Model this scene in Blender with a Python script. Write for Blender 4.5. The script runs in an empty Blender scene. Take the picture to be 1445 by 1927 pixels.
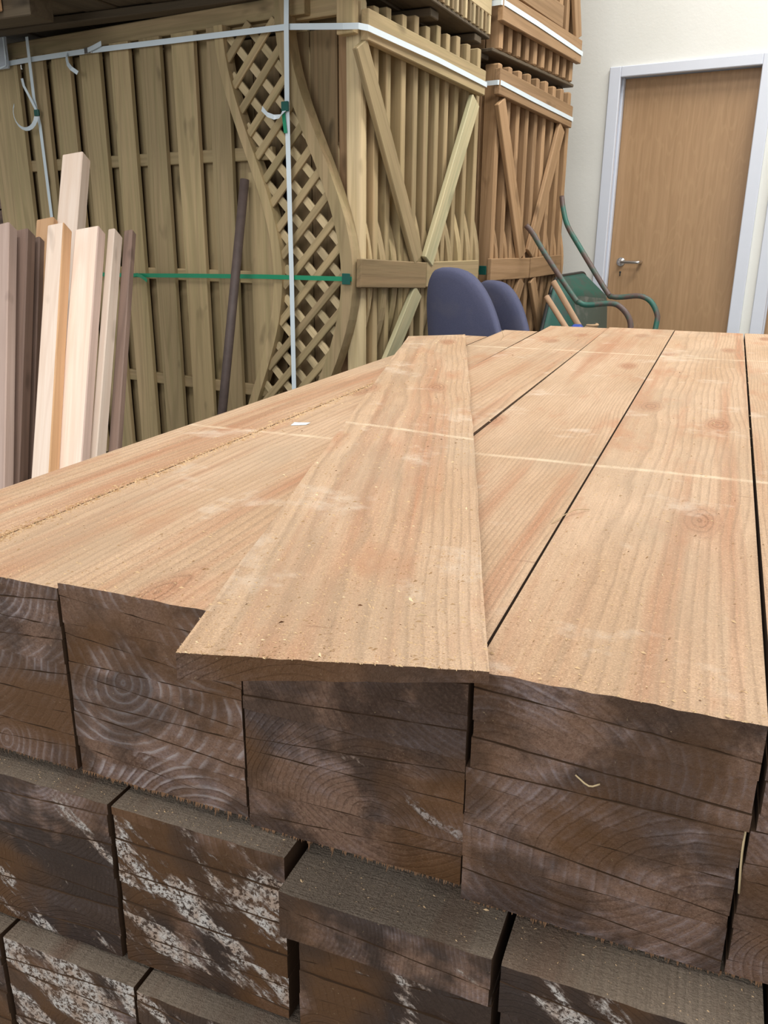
import bpy, bmesh, math, random
from mathutils import Vector, Matrix

random.seed(7)
S = bpy.context.scene
COL = S.collection
R = math.radians

# ------------------------------------------------------------------ camera
F, CX, CY, H = 1565.0, 722.5, 963.5, 1.05
PITCH, ROLL = R(18.17), R(0.5)
fw = Vector((0, math.cos(PITCH), -math.sin(PITCH)))
up0 = Vector((0, math.sin(PITCH), math.cos(PITCH)))
rt0 = Vector((1, 0, 0))
rt = rt0*math.cos(ROLL) + up0*math.sin(ROLL)
up = up0*math.cos(ROLL) - rt0*math.sin(ROLL)
CAMP = Vector((0, 0, H))
cd = bpy.data.cameras.new('camera')
cam = bpy.data.objects.new('camera', cd)
COL.objects.link(cam)
cam.matrix_world = Matrix(((rt.x, up.x, -fw.x, 0), (rt.y, up.y, -fw.y, 0), (rt.z, up.z, -fw.z, H), (0, 0, 0, 1)))
cd.sensor_fit = 'VERTICAL'
cd.sensor_height = 36.0
cd.lens = 36.0*F/1927.0
cd.clip_start = 0.02
S.camera = cam

# ------------------------------------------------------------------ world, lights, exposure
S.view_settings.view_transform = 'Standard'
S.view_settings.look = 'None'
S.view_settings.gamma = 1
S.view_settings.exposure = 0.0
S.view_settings.use_curve_mapping = False
W_ = bpy.data.worlds.new('world')
S.world = W_
W_.use_nodes = True
bg = W_.node_tree.nodes['Background']
bg.inputs[0].default_value = (0.93, 0.96, 1.0, 1)
bg.inputs[1].default_value = 0.42


def area_light(name, loc, target, sx, sy, power, color=(1, 1, 1)):
    ld = bpy.data.lights.new(name, 'AREA')
    ld.shape = 'RECTANGLE'
    ld.size, ld.size_y, ld.energy, ld.color = sx, sy, power, color
    o = bpy.data.objects.new(name, ld)
    COL.objects.link(o)
    o.location = loc
    d = (Vector(target) - Vector(loc)).normalized()
    o.rotation_euler = d.to_track_quat('-Z', 'Y').to_euler()
    return o


area_light('ceiling_strip_light', (2.3, 3.3, 4.3), (2.2, 3.5, 0), 3.2, 0.5, 165, (1.0, 0.98, 0.93))
area_light('ceiling_strip_light', (0.0, 0.9, 4.3), (0.0, 1.2, 0), 3.6, 0.6, 120, (1.0, 0.98, 0.94))
area_light('doorway_daylight', (-2.3, -2.6, 2.3), (-0.2, 3.2, 0.9), 3.4, 2.6, 115, (0.95, 0.98, 1.0))


# ------------------------------------------------------------------ frames of reference
def ray(x, y):
    return fw + rt*((x-CX)/F) + up*((CY-y)/F)


def at(x, y, d):
    return CAMP + ray(x, y)*d


AZ = R(21.4)
UV = Vector((math.cos(AZ), -math.sin(AZ), 0))     # along the sawn ends, to the right
WV = Vector((math.sin(AZ), math.cos(AZ), 0))      # along the boards, away
ZT = H - 0.286
r_ = ray(920, 1266)
P0 = CAMP + r_*((ZT-H)/r_.z)


def PK(u, w, z):                                  # lumber pack frame, z from its top
    return P0 + UV*u + WV*w + Vector((0, 0, z))


EV = Vector((0.853, -0.522, 0)).normalized()      # along the fence face, to the right
DV = Vector((0.522, 0.853, 0)).normalized()       # away, along the packs' sides
Q = CAMP + ray(663, 452)*2.93
Q.z = 0
EAZ = math.atan2(EV.y, EV.x)


def FP(t, s, z):
    return Q + EV*t + DV*s + Vector((0, 0, z))


# ------------------------------------------------------------------ material helpers
class NT:
    def __init__(s, name):
        s.m = bpy.data.materials.new(name)
        s.m.use_nodes = True
        s.t = s.m.node_tree
        s.b = s.t.nodes['Principled BSDF']
        s.geo = {}

    def put(s, sock, v):
        if hasattr(v, 'is_output') or isinstance(v, bpy.types.NodeSocket):
            s.t.links.new(v, sock)
        elif v is not None:
            if isinstance(v, (tuple, list)) and len(v) == 3 and sock.type == 'RGBA':
                v = (*v, 1)
            sock.default_value = v

    def n(s, ty, outs=0, props=None, **kw):
        nd = s.t.nodes.new(ty)
        for k, v in (props or {}).items():
            setattr(nd, k, v)
        for k, v in kw.items():
            k = k.replace('_', ' ')
            if k[0] == 'i' and k[1:].isdigit():
                sock = nd.inputs[int(k[1:])]
            else:
                sock = nd.inputs[k]
            s.put(sock, v)
        return nd.outputs[outs]

    def math(s, op, a, b=0.0, c=0.0, clamp=False):
        return s.n('ShaderNodeMath', props={'operation': op, 'use_clamp': clamp}, i0=a, i1=b, i2=c)

    def mix(s, f, a, b, mode='MIX'):
        nd = s.t.nodes.new('ShaderNodeMix')
        nd.data_type = 'RGBA'
        nd.blend_type = mode
        s.put(nd.inputs[0], f)
        s.put(nd.inputs[6], a)
        s.put(nd.inputs[7], b)
        return nd.outputs[2]

    def ramp(s, f, *stops):
        nd = s.t.nodes.new('ShaderNodeValToRGB')
        el = nd.color_ramp.elements
        while len(el) > 1:
            el.remove(el[-1])
        for i, (p, c) in enumerate(stops):
            e = el[0] if i == 0 else el.new(p)
            e.position = p
            e.color = (*c, 1) if len(c) == 3 else c
        s.put(nd.inputs[0], f)
        return nd.outputs[0]

    def rng(s, v, a, b, c=0.0, d=1.0):
        return s.n('ShaderNodeMapRange', i0=v, i1=a, i2=b, i3=c, i4=d)

    def noise(s, vec, scale, detail=3, rough=0.55, w=None, dist=0.0):
        pr = {'noise_dimensions': '4D'} if w is not None else {}
        kw = dict(Vector=vec, Scale=scale, Detail=detail, Roughness=rough, Distortion=dist)
        if w is not None:
            kw['W'] = w
        return s.n('ShaderNodeTexNoise', props=pr, **kw)

    def scale(s, vec, v):
        return s.n('ShaderNodeVectorMath', props={'operation': 'MULTIPLY'}, i0=vec, i1=v)

    def attr(s, name):
        return s.n('ShaderNodeAttribute', outs=2, props={'attribute_type': 'OBJECT', 'attribute_name': name})

    def obj(s):
        return s.n('ShaderNodeTexCoord', outs=3)

    def rand(s):
        return s.n('ShaderNodeObjectInfo', outs=5)

    def bump(s, h, strength, dist):
        s.put(s.b.inputs['Normal'], s.n('ShaderNodeBump', Height=h, Strength=strength, Distance=dist))

    def fin(s, color, rough=0.7, spec=0.3):
        s.put(s.b.inputs['Base Color'], color)
        s.put(s.b.inputs['Roughness'], rough)
        s.put(s.b.inputs['Specular IOR Level'], spec)
        return s.m


def plain(name, col, rough=0.6, metal=0.0, spec=0.4, var=0.12, nscale=14):
    m = NT(name)
    o = m.obj()
    f = m.noise(o, nscale, 3, 0.6)
    c = m.mix(f, tuple(x*(1-var) for x in col), tuple(min(1, x*(1+var)) for x in col))
    m.put(m.b.inputs['Metallic'], metal)
    return m.fin(c, rough, spec)


def sawn_wood(name, light, mid, red, ring_depth, end=False, dusty=False, weather=False):
    m = NT(name)
    o = m.obj()
    rnd = m.math('MULTIPLY', m.rand(), 57.0)
    if end:
        # neighbouring boards were resawn from one log: the growth rings run on from board to board,
        # so the grain is laid out in the frame of the whole pack
        rel = m.n('ShaderNodeVectorMath', props={'operation': 'SUBTRACT'}, i0=m.n('ShaderNodeNewGeometry'), i1=tuple(P0))
        dots = [m.n('ShaderNodeVectorMath', outs=1, props={'operation': 'DOT_PRODUCT'}, i0=rel, i1=tuple(v)) for v in (UV, WV, Vector((0, 0, 1)))]
        o = m.n('ShaderNodeCombineXYZ', X=dots[0], Y=dots[1], Z=dots[2])
        rnd = m.math('ADD', m.math('MULTIPLY', m.attr('colseed'), 1.7), m.math('MULTIPLY', m.attr('block'), 5.3))
        a_ = m.math('ADD', m.math('MULTIPLY', dots[0], 0.80), m.math('MULTIPLY', dots[2], -0.60))
        b_ = m.math('ADD', m.math('MULTIPLY', dots[0], 0.60), m.math('MULTIPLY', dots[2], 0.80))
        slant = m.n('ShaderNodeCombineXYZ', X=m.math('MULTIPLY', a_, 9.0), Y=m.math('MULTIPLY', b_, 26.0), Z=0.0)
    sep = m.t.nodes.new('ShaderNodeSeparateXYZ')
    m.put(sep.inputs[0], o)
    x, y, z = sep.outputs
    wob = m.noise(m.scale(o, (5, 1.3, 9)), 1.0, 2, 0.5, w=rnd)
    wob2 = m.noise(m.scale(o, (30, 6, 40)), 1.0, 3, 0.6, w=rnd)
    px = m.math('SUBTRACT', x, m.attr('pith_au' if end else 'pith_u'))
    pz = m.math('SUBTRACT', z, m.attr('pith_az' if end else 'pith_z'))
    px = m.math('ADD', px, m.math('MULTIPLY', m.math('SUBTRACT', wob, 0.5), 0.075))
    pz = m.math('ADD', pz, m.math('MULTIPLY', m.math('SUBTRACT', wob2, 0.5), 0.008))
    rr = m.math('SQRT', m.math('ADD', m.math('MULTIPLY', px, px), m.math('MULTIPLY', pz, pz)))
    rr = m.math('ADD', rr, m.math('MULTIPLY', m.math('SUBTRACT', m.noise(m.math('MULTIPLY', rr, 90), 1.0, 1), 0.5), 0.004))
    ring = m.math('FRACT', m.math('MULTIPLY', rr, m.math('MULTIPLY', m.attr('ringf'), 105.0)))
    line = m.ramp(ring, (0.0, (0, 0, 0)), (0.55, (0.15,)*3), (0.86, (1, 1, 1)), (1.0, (0, 0, 0)))
    rmask = m.rng(m.noise(m.scale(o, (9, 9, 12)), 1.0, 3, 0.6, w=m.math('ADD', rnd, 123.0)), 0.40, 0.60, 0.15, 1.0)
    fib = m.noise(m.scale(o, (500, 14, 500)), 1.0, 2, 0.6, w=rnd)
    blotch = m.noise(m.scale(o, (8, 2.2, 8)), 1.0, 4, 0.6, w=m.math('ADD', rnd, 9.0))
    fine = m.noise(o, 700, 3, 0.7)
    if not end:
        c = m.mix(m.rng(blotch, 0.36, 0.64), light, mid)
        streak = m.noise(m.scale(o, (26, 0.9, 26)), 1.0, 3, 0.55, w=m.math('ADD', rnd, 3.0))
        c = m.mix(m.rng(streak, 0.50, 0.68, 0, 0.8), c, red)
        # knots: rare stretched spots with their own rings
        vec = m.n('ShaderNodeVectorMath', props={'operation': 'ADD'}, i0=m.scale(o, (7.0, 2.6, 0.0)),
                  i1=m.n('ShaderNodeCombineXYZ', X=rnd, Y=m.math('MULTIPLY', rnd, 1.7), Z=0.0))
        vor = m.t.nodes.new('ShaderNodeTexVoronoi')
        m.put(vor.inputs['Vector'], vec)
        vor.inputs['Scale'].default_value = 1.0
        vor.voronoi_dimensions = '2D'
        pick = m.math('GREATER_THAN', m.n('ShaderNodeSeparateColor', Color=vor.outputs['Color']), 0.62)
        kd = m.math('ADD', vor.outputs['Distance'], m.math('MULTIPLY', m.math('SUBTRACT', wob2, 0.5), 0.12))
        km = m.math('MULTIPLY', m.rng(kd, 0.19, 0.07), pick)
        kr = m.math('MULTIPLY', m.math('SINE', m.math('MULTIPLY', kd, 130.0)), 0.5)
        c = m.mix(m.math('MULTIPLY', m.math('MULTIPLY', line, ring_depth), m.math('SUBTRACT', 1.0, km)), c, tuple(v*0.45 for v in mid))
        c = m.mix(m.math('MULTIPLY', km, 0.8), c, tuple(v*0.9 for v in red))
        c = m.mix(m.math('MULTIPLY', km, m.rng(kr, 0.1, 0.5, 0, 0.55)), c, tuple(v*0.35 for v in red))
        c = m.mix(m.rng(fib, 0.35, 0.75, 0, 0.32), c, tuple(v*0.5 for v in mid))
        c = m.mix(m.rng(fine, 0.52, 0.75, 0, 0.5), c, tuple(min(1, v*1.4) for v in light))
        c = m.mix(m.rng(fine, 0.48, 0.25, 0, 0.5), c, tuple(v*0.45 for v in mid))
        gr = m.noise(o, 260, 3, 0.7)
        c = m.mix(m.rng(gr, 0.62, 0.74, 0, 0.5), c, tuple(min(1, v*1.3) for v in light))
        c = m.mix(m.rng(gr, 0.36, 0.24, 0, 0.55), c, tuple(v*0.5 for v in red))
        rb = m.noise(m.scale(o, (11, 4, 11)), 1.0, 4, 0.65, w=m.math('ADD', rnd, 77.0))
        c = m.mix(m.rng(rb, 0.56, 0.70, 0, 0.6), c, red)
        gb = m.noise(m.scale(o, (6, 2.5, 6)), 1.0, 3, 0.6, w=m.math('ADD', rnd, 99.0))
        c = m.mix(m.rng(gb, 0.52, 0.66, 0, 0.45), c, (0.40, 0.29, 0.19) if dusty else (0.15, 0.118, 0.09))
        # thin cross cracks and saw scratches
        cr = m.noise(m.scale(o, (9, 130, 9)), 1.0, 3, 0.7, w=rnd)
        c = m.mix(m.rng(cr, 0.66, 0.78, 0, 0.6), c, tuple(v*0.4 for v in red))
        if dusty:
            # pale scuffed bands where a strap and a bearer had lain across the pack
            pos = m.n('ShaderNodeNewGeometry')
            dt = m.n('ShaderNodeVectorMath', outs=1, props={'operation': 'DOT_PRODUCT'},
                     i0=m.n('ShaderNodeVectorMath', props={'operation': 'SUBTRACT'}, i0=pos, i1=tuple(P0)), i1=tuple(WV))
            for w0, hw, st in ((0.603, 0.009, 0.6), (1.812, 0.014, 0.55)):
                d = m.math('ABSOLUTE', m.math('SUBTRACT', m.math('ADD', dt, m.math('MULTIPLY', m.math('SUBTRACT', blotch, 0.5), 0.02)), w0))
                c = m.mix(m.math('MULTIPLY', m.rng(d, hw, hw*0.3), m.math('MULTIPLY', m.rng(wob2, 0.3, 0.6), st)), c, (0.80, 0.66, 0.47))
            pl = m.noise(o, 9, 4, 0.7, w=m.math('ADD', rnd, 21.0))
            c = m.mix(m.rng(pl, 0.58, 0.70, 0, 0.5), c, (0.70, 0.58, 0.46))
        c = m.mix(m.math('SUBTRACT', 1.0, m.attr('tone'), clamp=True), c, (0.42, 0.30, 0.18), 'MULTIPLY')
        saw = m.noise(m.scale(o, (12, 420, 12)), 1.0, 2, 0.5)
        hgt = m.math('ADD', m.math('MULTIPLY', fine, 0.8), m.math('ADD', m.math('MULTIPLY', saw, 0.6), m.math('MULTIPLY', fib, 0.6)))
        m.bump(m.math('ADD', hgt, m.math('MULTIPLY', gr, 1.2)), 0.8, 0.0022)
        return m.fin(c, m.rng(fine, 0.3, 0.7, 0.62, 0.85), 0.28)
    # end grain
    dirt = m.noise(o, 16, 5, 0.65, w=m.math('ADD', rnd, 5.0))
    c = m.mix(m.rng(blotch, 0.35, 0.66), light, mid)
    c = m.mix(m.rng(dirt, 0.48, 0.62, 0, 0.75), c, red)
    c = m.mix(m.math('MULTIPLY', m.math('MULTIPLY', line, ring_depth), m.math('MULTIPLY', rmask, m.rng(m.noise(o, 130, 4, 0.8), 0.3, 0.62, 0.15, 1.15))), c, tuple(v*0.45 for v in red))
    fz = m.noise(o, 420, 4, 0.85)
    c = m.mix(m.rng(fz, 0.50, 0.66, 0, 0.55), c, (0.38, 0.25, 0.175))
    c = m.mix(m.rng(fz, 0.46, 0.30, 0, 0.6), c, (0.045, 0.022, 0.012))
    bl = m.noise(m.scale(o, (9, 9, 26)), 1.0, 5, 0.65, w=m.math('ADD', rnd, 31.0))
    grit = m.noise(o, 260, 4, 0.75)
    mo = m.attr('mould')
    # pale bloom that follows some of the growth rings
    vein = m.math('MULTIPLY', m.rng(ring, 0.42, 0.18), m.rng(ring, 0.02, 0.12))
    c = m.mix(m.math('MULTIPLY', m.math('MULTIPLY', vein, m.rng(bl, 0.46, 0.58)), m.attr('whitering')), c, (0.52, 0.44, 0.40))
    bloom = m.math('MULTIPLY', m.rng(bl, 0.45, 0.60), m.rng(grit, 0.30, 0.62))
    c = m.mix(m.math('MULTIPLY', m.math('MULTIPLY', bloom, m.math('ADD', m.math('MULTIPLY', vein, 0.35), 0.40)), m.rng(mo, 0, 0.5, 0.6, 1.0)), c, (0.43, 0.35, 0.36))
    patch = m.noise(slant, 1.0, 6, 0.66, w=m.math('ADD', m.math('MULTIPLY', m.attr('colseed'), 13.7), 2.0))
    th = m.math('SUBTRACT', 0.74, m.math('MULTIPLY', mo, 0.24))
    pm = m.math('MULTIPLY', m.rng(m.math('SUBTRACT', patch, th), 0.0, 0.05), m.rng(grit, 0.38, 0.50))
    pc = m.mix(m.rng(m.noise(o, 60, 4, 0.6), 0.40, 0.62), (0.74, 0.68, 0.62), (0.52, 0.38, 0.29))
    c = m.mix(m.math('MULTIPLY', pm, m.rng(mo, 0.25, 0.6, 0.0, 0.95)), c, pc)
    dk = m.noise(o, 12, 4, 0.6, w=m.math('ADD', m.math('MULTIPLY', m.attr('colseed'), 7.1), 40.0))
    c = m.mix(m.math('MULTIPLY', m.math('MULTIPLY', m.rng(m.math('ADD', dk, m.math('MULTIPLY', mo, 0.14)), 0.49, 0.58), m.math('SUBTRACT', 1.0, pm)), m.rng(mo, 0.1, 0.7, 0.42, 0.92)), c, (0.028, 0.014, 0.008))
    wm = m.noise(o, 7, 3, 0.6, w=m.math('ADD', m.math('MULTIPLY', m.attr('colseed'), 3.3), 60.0))
    c = m.mix(m.math('MULTIPLY', m.rng(wm, 0.44, 0.58, 0, 0.7), m.math('SUBTRACT', 1.0, pm)), c, (0.15, 0.062, 0.014))
    c = m.mix(m.rng(grit, 0.66, 0.74, 0, 0.7), c, (0.58, 0.42, 0.24))
    hgt = m.math('ADD', m.math('ADD', m.math('MULTIPLY', fz, 1.3), m.math('MULTIPLY', grit, 1.0)), m.math('ADD', m.math('MULTIPLY', line, -0.5), m.math('MULTIPLY', pm, 0.8)))
    m.bump(hgt, 0.8, 0.0025)
    return m.fin(c, m.rng(dirt, 0.3, 0.7, 0.42, 0.72), 0.4)


def treated_wood(name, a, b, dark, grain=1.0):
    m = NT(name)
    o = m.obj()
    rnd = m.math('MULTIPLY', m.rand(), 83.0)
    g = m.noise(m.scale(o, (28, 28, 1.1)), 1.0, 3, 0.6, w=rnd, dist=0.6)
    ban = m.math('SINE', m.math('MULTIPLY', m.noise(m.scale(o, (9, 9, 0.45)), 1.0, 2, 0.4, w=rnd), 70.0))
    f = m.noise(m.scale(o, (240, 240, 6)), 1.0, 2, 0.6, w=rnd)
    c = m.mix(m.rng(g, 0.34, 0.66), a, b)
    c = m.mix(m.rng(ban, 0.3, 1.0, 0, 0.32*grain), c, dark)
    c = m.mix(m.rng(f, 0.45, 0.8, 0, 0.35), c, dark)
    k = m.noise(m.scale(o, (14, 14, 5)), 1.0, 2, 0.5, w=m.math('ADD', rnd, 11.0))
    c = m.mix(m.rng(k, 0.64, 0.74, 0, 0.7), c, tuple(v*0.5 for v in dark))
    rv = m.rng(m.rand(), 0, 1, 0.80, 1.18)
    c = m.mix(1.0, c, m.n('ShaderNodeCombineColor', Red=rv, Green=rv, Blue=rv), 'MULTIPLY')
    m.bump(m.math('ADD', f, g), 0.35, 0.0015)
    return m.fin(c, 0.68, 0.3)


TOP = sawn_wood('fresh_sawn_face', (0.64, 0.445, 0.295), (0.52, 0.335, 0.20), (0.45, 0.20, 0.10), 0.40, dusty=True)
OLD = sawn_wood('weathered_sawn_face', (0.25, 0.195, 0.145), (0.185, 0.14, 0.10), (0.15, 0.085, 0.055), 0.25)
END = sawn_wood('wet_end_grain', (0.27, 0.152, 0.098), (0.165, 0.088, 0.054), (0.090, 0.040, 0.020), 0.38, end=True)
INNER_DARK = plain('gap_shade_inner_face', (0.085, 0.045, 0.022), 0.8, var=0.3, nscale=60)  # dark board sides, colour deepened so the gaps between boards read as shaded
DUST = plain('sawdust_flakes', (0.66, 0.46, 0.26), 0.9, spec=0.1, var=0.3)
GREEN_T = treated_wood('green_treated_timber', (0.365, 0.285, 0.145), (0.45, 0.325, 0.18), (0.215, 0.16, 0.08))
GREEN_P = treated_wood('pale_treated_timber', (0.50, 0.395, 0.22), (0.58, 0.45, 0.27), (0.32, 0.24, 0.13))
GREEN_B = treated_wood('brown_green_batten', (0.235, 0.175, 0.09), (0.30, 0.20, 0.105), (0.13, 0.09, 0.045))
MOSSY = treated_wood('mossy_pale_batten', (0.42, 0.38, 0.23), (0.52, 0.43, 0.25), (0.22, 0.23, 0.13))
ORANGE_T = treated_wood('orange_treated_timber', (0.35, 0.212, 0.105), (0.42, 0.26, 0.14), (0.21, 0.12, 0.055))
DARKW = treated_wood('dark_pallet_timber', (0.09, 0.068, 0.042), (0.12, 0.088, 0.054), (0.05, 0.034, 0.02))
PINE = treated_wood('pale_planed_pine', (0.74, 0.58, 0.46), (0.80, 0.66, 0.55), (0.62, 0.44, 0.33), 0.8)
PINE_P = treated_wood('pinkish_pine', (0.50, 0.36, 0.30), (0.58, 0.43, 0.36), (0.38, 0.26, 0.21), 0.8)
PINE_O = treated_wood('orange_pine_edge', (0.55, 0.32, 0.16), (0.60, 0.36, 0.20), (0.42, 0.23, 0.11))
BROWNW = treated_wood('rough_dark_board', (0.20, 0.13, 0.10), (0.26, 0.17, 0.13), (0.10, 0.065, 0.05))
STRAPW = plain('white_strapping', (0.68, 0.76, 0.80), 0.35, var=0.05)
STRAPG = plain('green_strapping', (0.02, 0.26, 0.13), 0.35, var=0.1)
STRAPD = plain('dark_green_clip', (0.01, 0.09, 0.07), 0.4, var=0.1)
FABRIC = None
STEEL = plain('brushed_steel', (0.62, 0.60, 0.58), 0.28, metal=1.0, var=0.05)
BLACKP = plain('black_plastic', (0.02, 0.022, 0.022), 0.45)
FRAMEW = plain('white_gloss_frame', (0.66, 0.69, 0.76), 0.35, var=0.03)
RODM = plain('rusty_brown_rod', (0.085, 0.06, 0.052), 0.6, var=0.4, nscale=30)
TOOLW = plain('ash_tool_handle', (0.46, 0.30, 0.19), 0.6, var=0.15)
BLUEP = plain('blue_plastic', (0.03, 0.07, 0.35), 0.4)
ROPE = plain('tan_rope', (0.45, 0.30, 0.17), 0.9)
CONC = plain('grey_concrete', (0.30, 0.29, 0.27), 0.85, nscale=5)
GREYT = plain('grey_pipe', (0.50, 0.50, 0.52), 0.4)


def fabric(name, c1, c2):
    m = NT(name)
    o = m.obj()
    w = m.noise(o, 900, 2, 0.6)
    s = m.noise(o, 7, 3, 0.6)
    c = m.mix(m.rng(w, 0.35, 0.65), c1, c2)
    c = m.mix(m.rng(s, 0.5, 0.75, 0, 0.35), c, (0.16, 0.15, 0.17))
    m.bump(w, 0.5, 0.001)
    return m.fin(c, 0.95, 0.1)


FABRIC = fabric('purple_blue_fabric', (0.07, 0.075, 0.125), (0.105, 0.11, 0.175))


def wallmat():
    m = NT('cream_painted_block')
    o = m.obj()
    a = m.noise(o, 1.5, 4, 0.6)
    b = m.noise(o, 45, 4, 0.65)
    c = m.mix(m.rng(a, 0.35, 0.65), (0.76, 0.755, 0.70), (0.80, 0.795, 0.745))
    c = m.mix(m.rng(b, 0.62, 0.75, 0, 0.10), c, (0.5, 0.5, 0.46))
    m.bump(b, 0.25, 0.004)
    return m.fin(c, 0.75, 0.25)


WALL = wallmat()


def doormat():
    m = NT('oak_veneer')
    o = m.obj()
    g = m.noise(m.scale(o, (60, 60, 2.0)), 1.0, 3, 0.6)
    n2 = m.noise(m.scale(o, (5, 5, 0.9)), 1.0, 3, 0.5)
    ban = m.math('SINE', m.math('MULTIPLY', n2, 120.0))
    c = m.mix(m.rng(g, 0.35, 0.65), (0.37, 0.225, 0.115), (0.43, 0.265, 0.14))
    c = m.mix(m.rng(ban, 0.5, 1.0, 0, 0.22), c, (0.52, 0.34, 0.18))
    c = m.mix(m.rng(n2, 0.55, 0.7, 0, 0.25), c, (0.27, 0.17, 0.09))
    return m.fin(c, 0.42, 0.4)


DOORM = doormat()


def paint_rust(name, paint, rust, lo, hi):
    m = NT(name)
    o = m.obj()
    n = m.noise(o, 9, 5, 0.65)
    f = m.noise(o, 120, 3, 0.6)
    c = m.mix(m.rng(n, lo, hi), paint, rust)
    c = m.mix(m.rng(f, 0.6, 0.7, 0, 0.4), c, tuple(v*0.5 for v in rust))
    m.bump(f, 0.3, 0.001)
    return m.fin(c, 0.5, 0.4)


TUBE = paint_rust('chipped_green_tube', (0.025, 0.12, 0.09), (0.11, 0.07, 0.06), 0.42, 0.54)
TUB = paint_rust('teal_tray_paint', (0.010, 0.085, 0.062), (0.045, 0.065, 0.055), 0.46, 0.62)
TUBU = paint_rust('grey_green_tray_base', (0.06, 0.085, 0.07), (0.12, 0.13, 0.115), 0.50, 0.62)


def clearplastic():
    m = NT('clear_plastic_sleeve')
    m.put(m.b.inputs['Transmission Weight'], 0.55)
    m.put(m.b.inputs['Alpha'], 0.9)
    return m.fin((0.80, 0.86, 0.95), 0.25, 0.5)


CLEARP = clearplastic()


# ------------------------------------------------------------------ object helpers
def tag(o, label=None, cat=None, group=None, kind=None):
    if label: o['label'] = label
    if cat: o['category'] = cat
    if group: o['group'] = group
    if kind: o['kind'] = kind
    return o


def link(name, me, mats, mw, parent=None, smooth=False):
    if mats and not me.materials:
        for m in (mats if isinstance(mats, (list, tuple)) else [mats]):
            me.materials.append(m)
    if smooth:
        for p in me.polygons:
            p.use_smooth = True
    o = bpy.data.objects.new(name, me)
    COL.objects.link(o)
    if parent is not None:
        o.parent = parent
        pw = Matrix.Translation(parent.location) @ parent.rotation_euler.to_matrix().to_4x4()
        par = parent.parent
        if par is not None:
            pw = (Matrix.Translation(par.location) @ par.rotation_euler.to_matrix().to_4x4()) @ pw
        mw = pw.inverted() @ mw
    o.matrix_basis = mw
    return o


def thing(name, loc, rz, label, cat, group=None):
    o = bpy.data.objects.new(name, None)
    o.empty_display_size = 0.05
    COL.objects.link(o)
    o.location = loc
    o.rotation_euler = (0, 0, rz)
    return tag(o, label, cat, group)


def mesh(name, verts, faces, idx=None):
    me = bpy.data.meshes.new(name)
    me.from_pydata([tuple(v) for v in verts], [], faces)
    if idx:
        me.polygons.foreach_set('material_index', idx)
    me.update()
    return me


def box_mesh(name, sx, sy, sz, bev=0.0, c=(0, 0, 0)):
    bm = bmesh.new()
    bmesh.ops.create_cube(bm, size=1)
    for v in bm.verts:
        v.co = Vector((v.co.x*sx + c[0], v.co.y*sy + c[1], v.co.z*sz + c[2]))
    if bev:
        bmesh.ops.bevel(bm, geom=bm.edges[:], offset=bev, segments=1, affect='EDGES')
    me = bpy.data.meshes.new(name)
    bm.to_mesh(me)
    bm.free()
    return me


def bar(name, a, b, width, thick, side, mat, parent=None, bev=0.003):
    """a straight timber from a to b; local z runs along it; width lies along side"""
    a, b = Vector(a), Vector(b)
    zax = (b-a).normalized()
    sd = Vector(side)
    xax = (sd - zax*sd.dot(zax)).normalized()
    yax = zax.cross(xax)
    L = (b-a).length
    me = box_mesh(name, width, thick, L, bev)
    c = (a+b)/2
    mw = Matrix(((xax.x, yax.x, zax.x, c.x), (xax.y, yax.y, zax.y, c.y), (xax.z, yax.z, zax.z, c.z), (0, 0, 0, 1)))
    return link(name, me, mat, mw, parent)


def tube_mesh(name, pts, rad, seg=12, sub=6, caps=True):
    """round tube through points, smoothed with Catmull-Rom"""
    P = [Vector(p) for p in pts]
    out = []
    if sub > 1 and len(P) > 2:
        for i in range(len(P)-1):
            p0 = P[i-1] if i else P[0]*2-P[1]
            p1, p2 = P[i], P[i+1]
            p3 = P[i+2] if i+2 < len(P) else P[-1]*2-P[-2]
            for k in range(sub):
                t = k/sub
                out.append(0.5*((2*p1)+(p2-p0)*t+(2*p0-5*p1+4*p2-p3)*t*t+(3*p1-p0-3*p2+p3)*t**3))
        out.append(P[-1])
    else:
        out = P
    vs, fs = [], []
    nrm = None
    for i, p in enumerate(out):
        d = (out[min(i+1, len(out)-1)]-out[max(i-1, 0)]).normalized()
        if nrm is None:
            nrm = d.cross(Vector((0.31, 0.2, 0.93))).normalized()
        nrm = (nrm - d*nrm.dot(d)).normalized()
        bn = d.cross(nrm)
        for k in range(seg):
            a = 2*math.pi*k/seg
            vs.append(p + (nrm*math.cos(a)+bn*math.sin(a))*rad)
    for i in range(len(out)-1):
        for k in range(seg):
            fs.append((i*seg+k, i*seg+(k+1) % seg, (i+1)*seg+(k+1) % seg, (i+1)*seg+k))
    if caps:
        fs.append(tuple(range(seg))[::-1])
        fs.append(tuple(range((len(out)-1)*seg, len(out)*seg)))
    return mesh(name, vs, fs)


def world_tube(name, pts, rad, mat, parent=None, seg=12, sub=6):
    o0 = Vector(pts[0])
    me = tube_mesh(name, [Vector(p)-o0 for p in pts], rad, seg, sub)
    return link(name, me, mat, Matrix.Translation(o0), parent, True)


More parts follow.
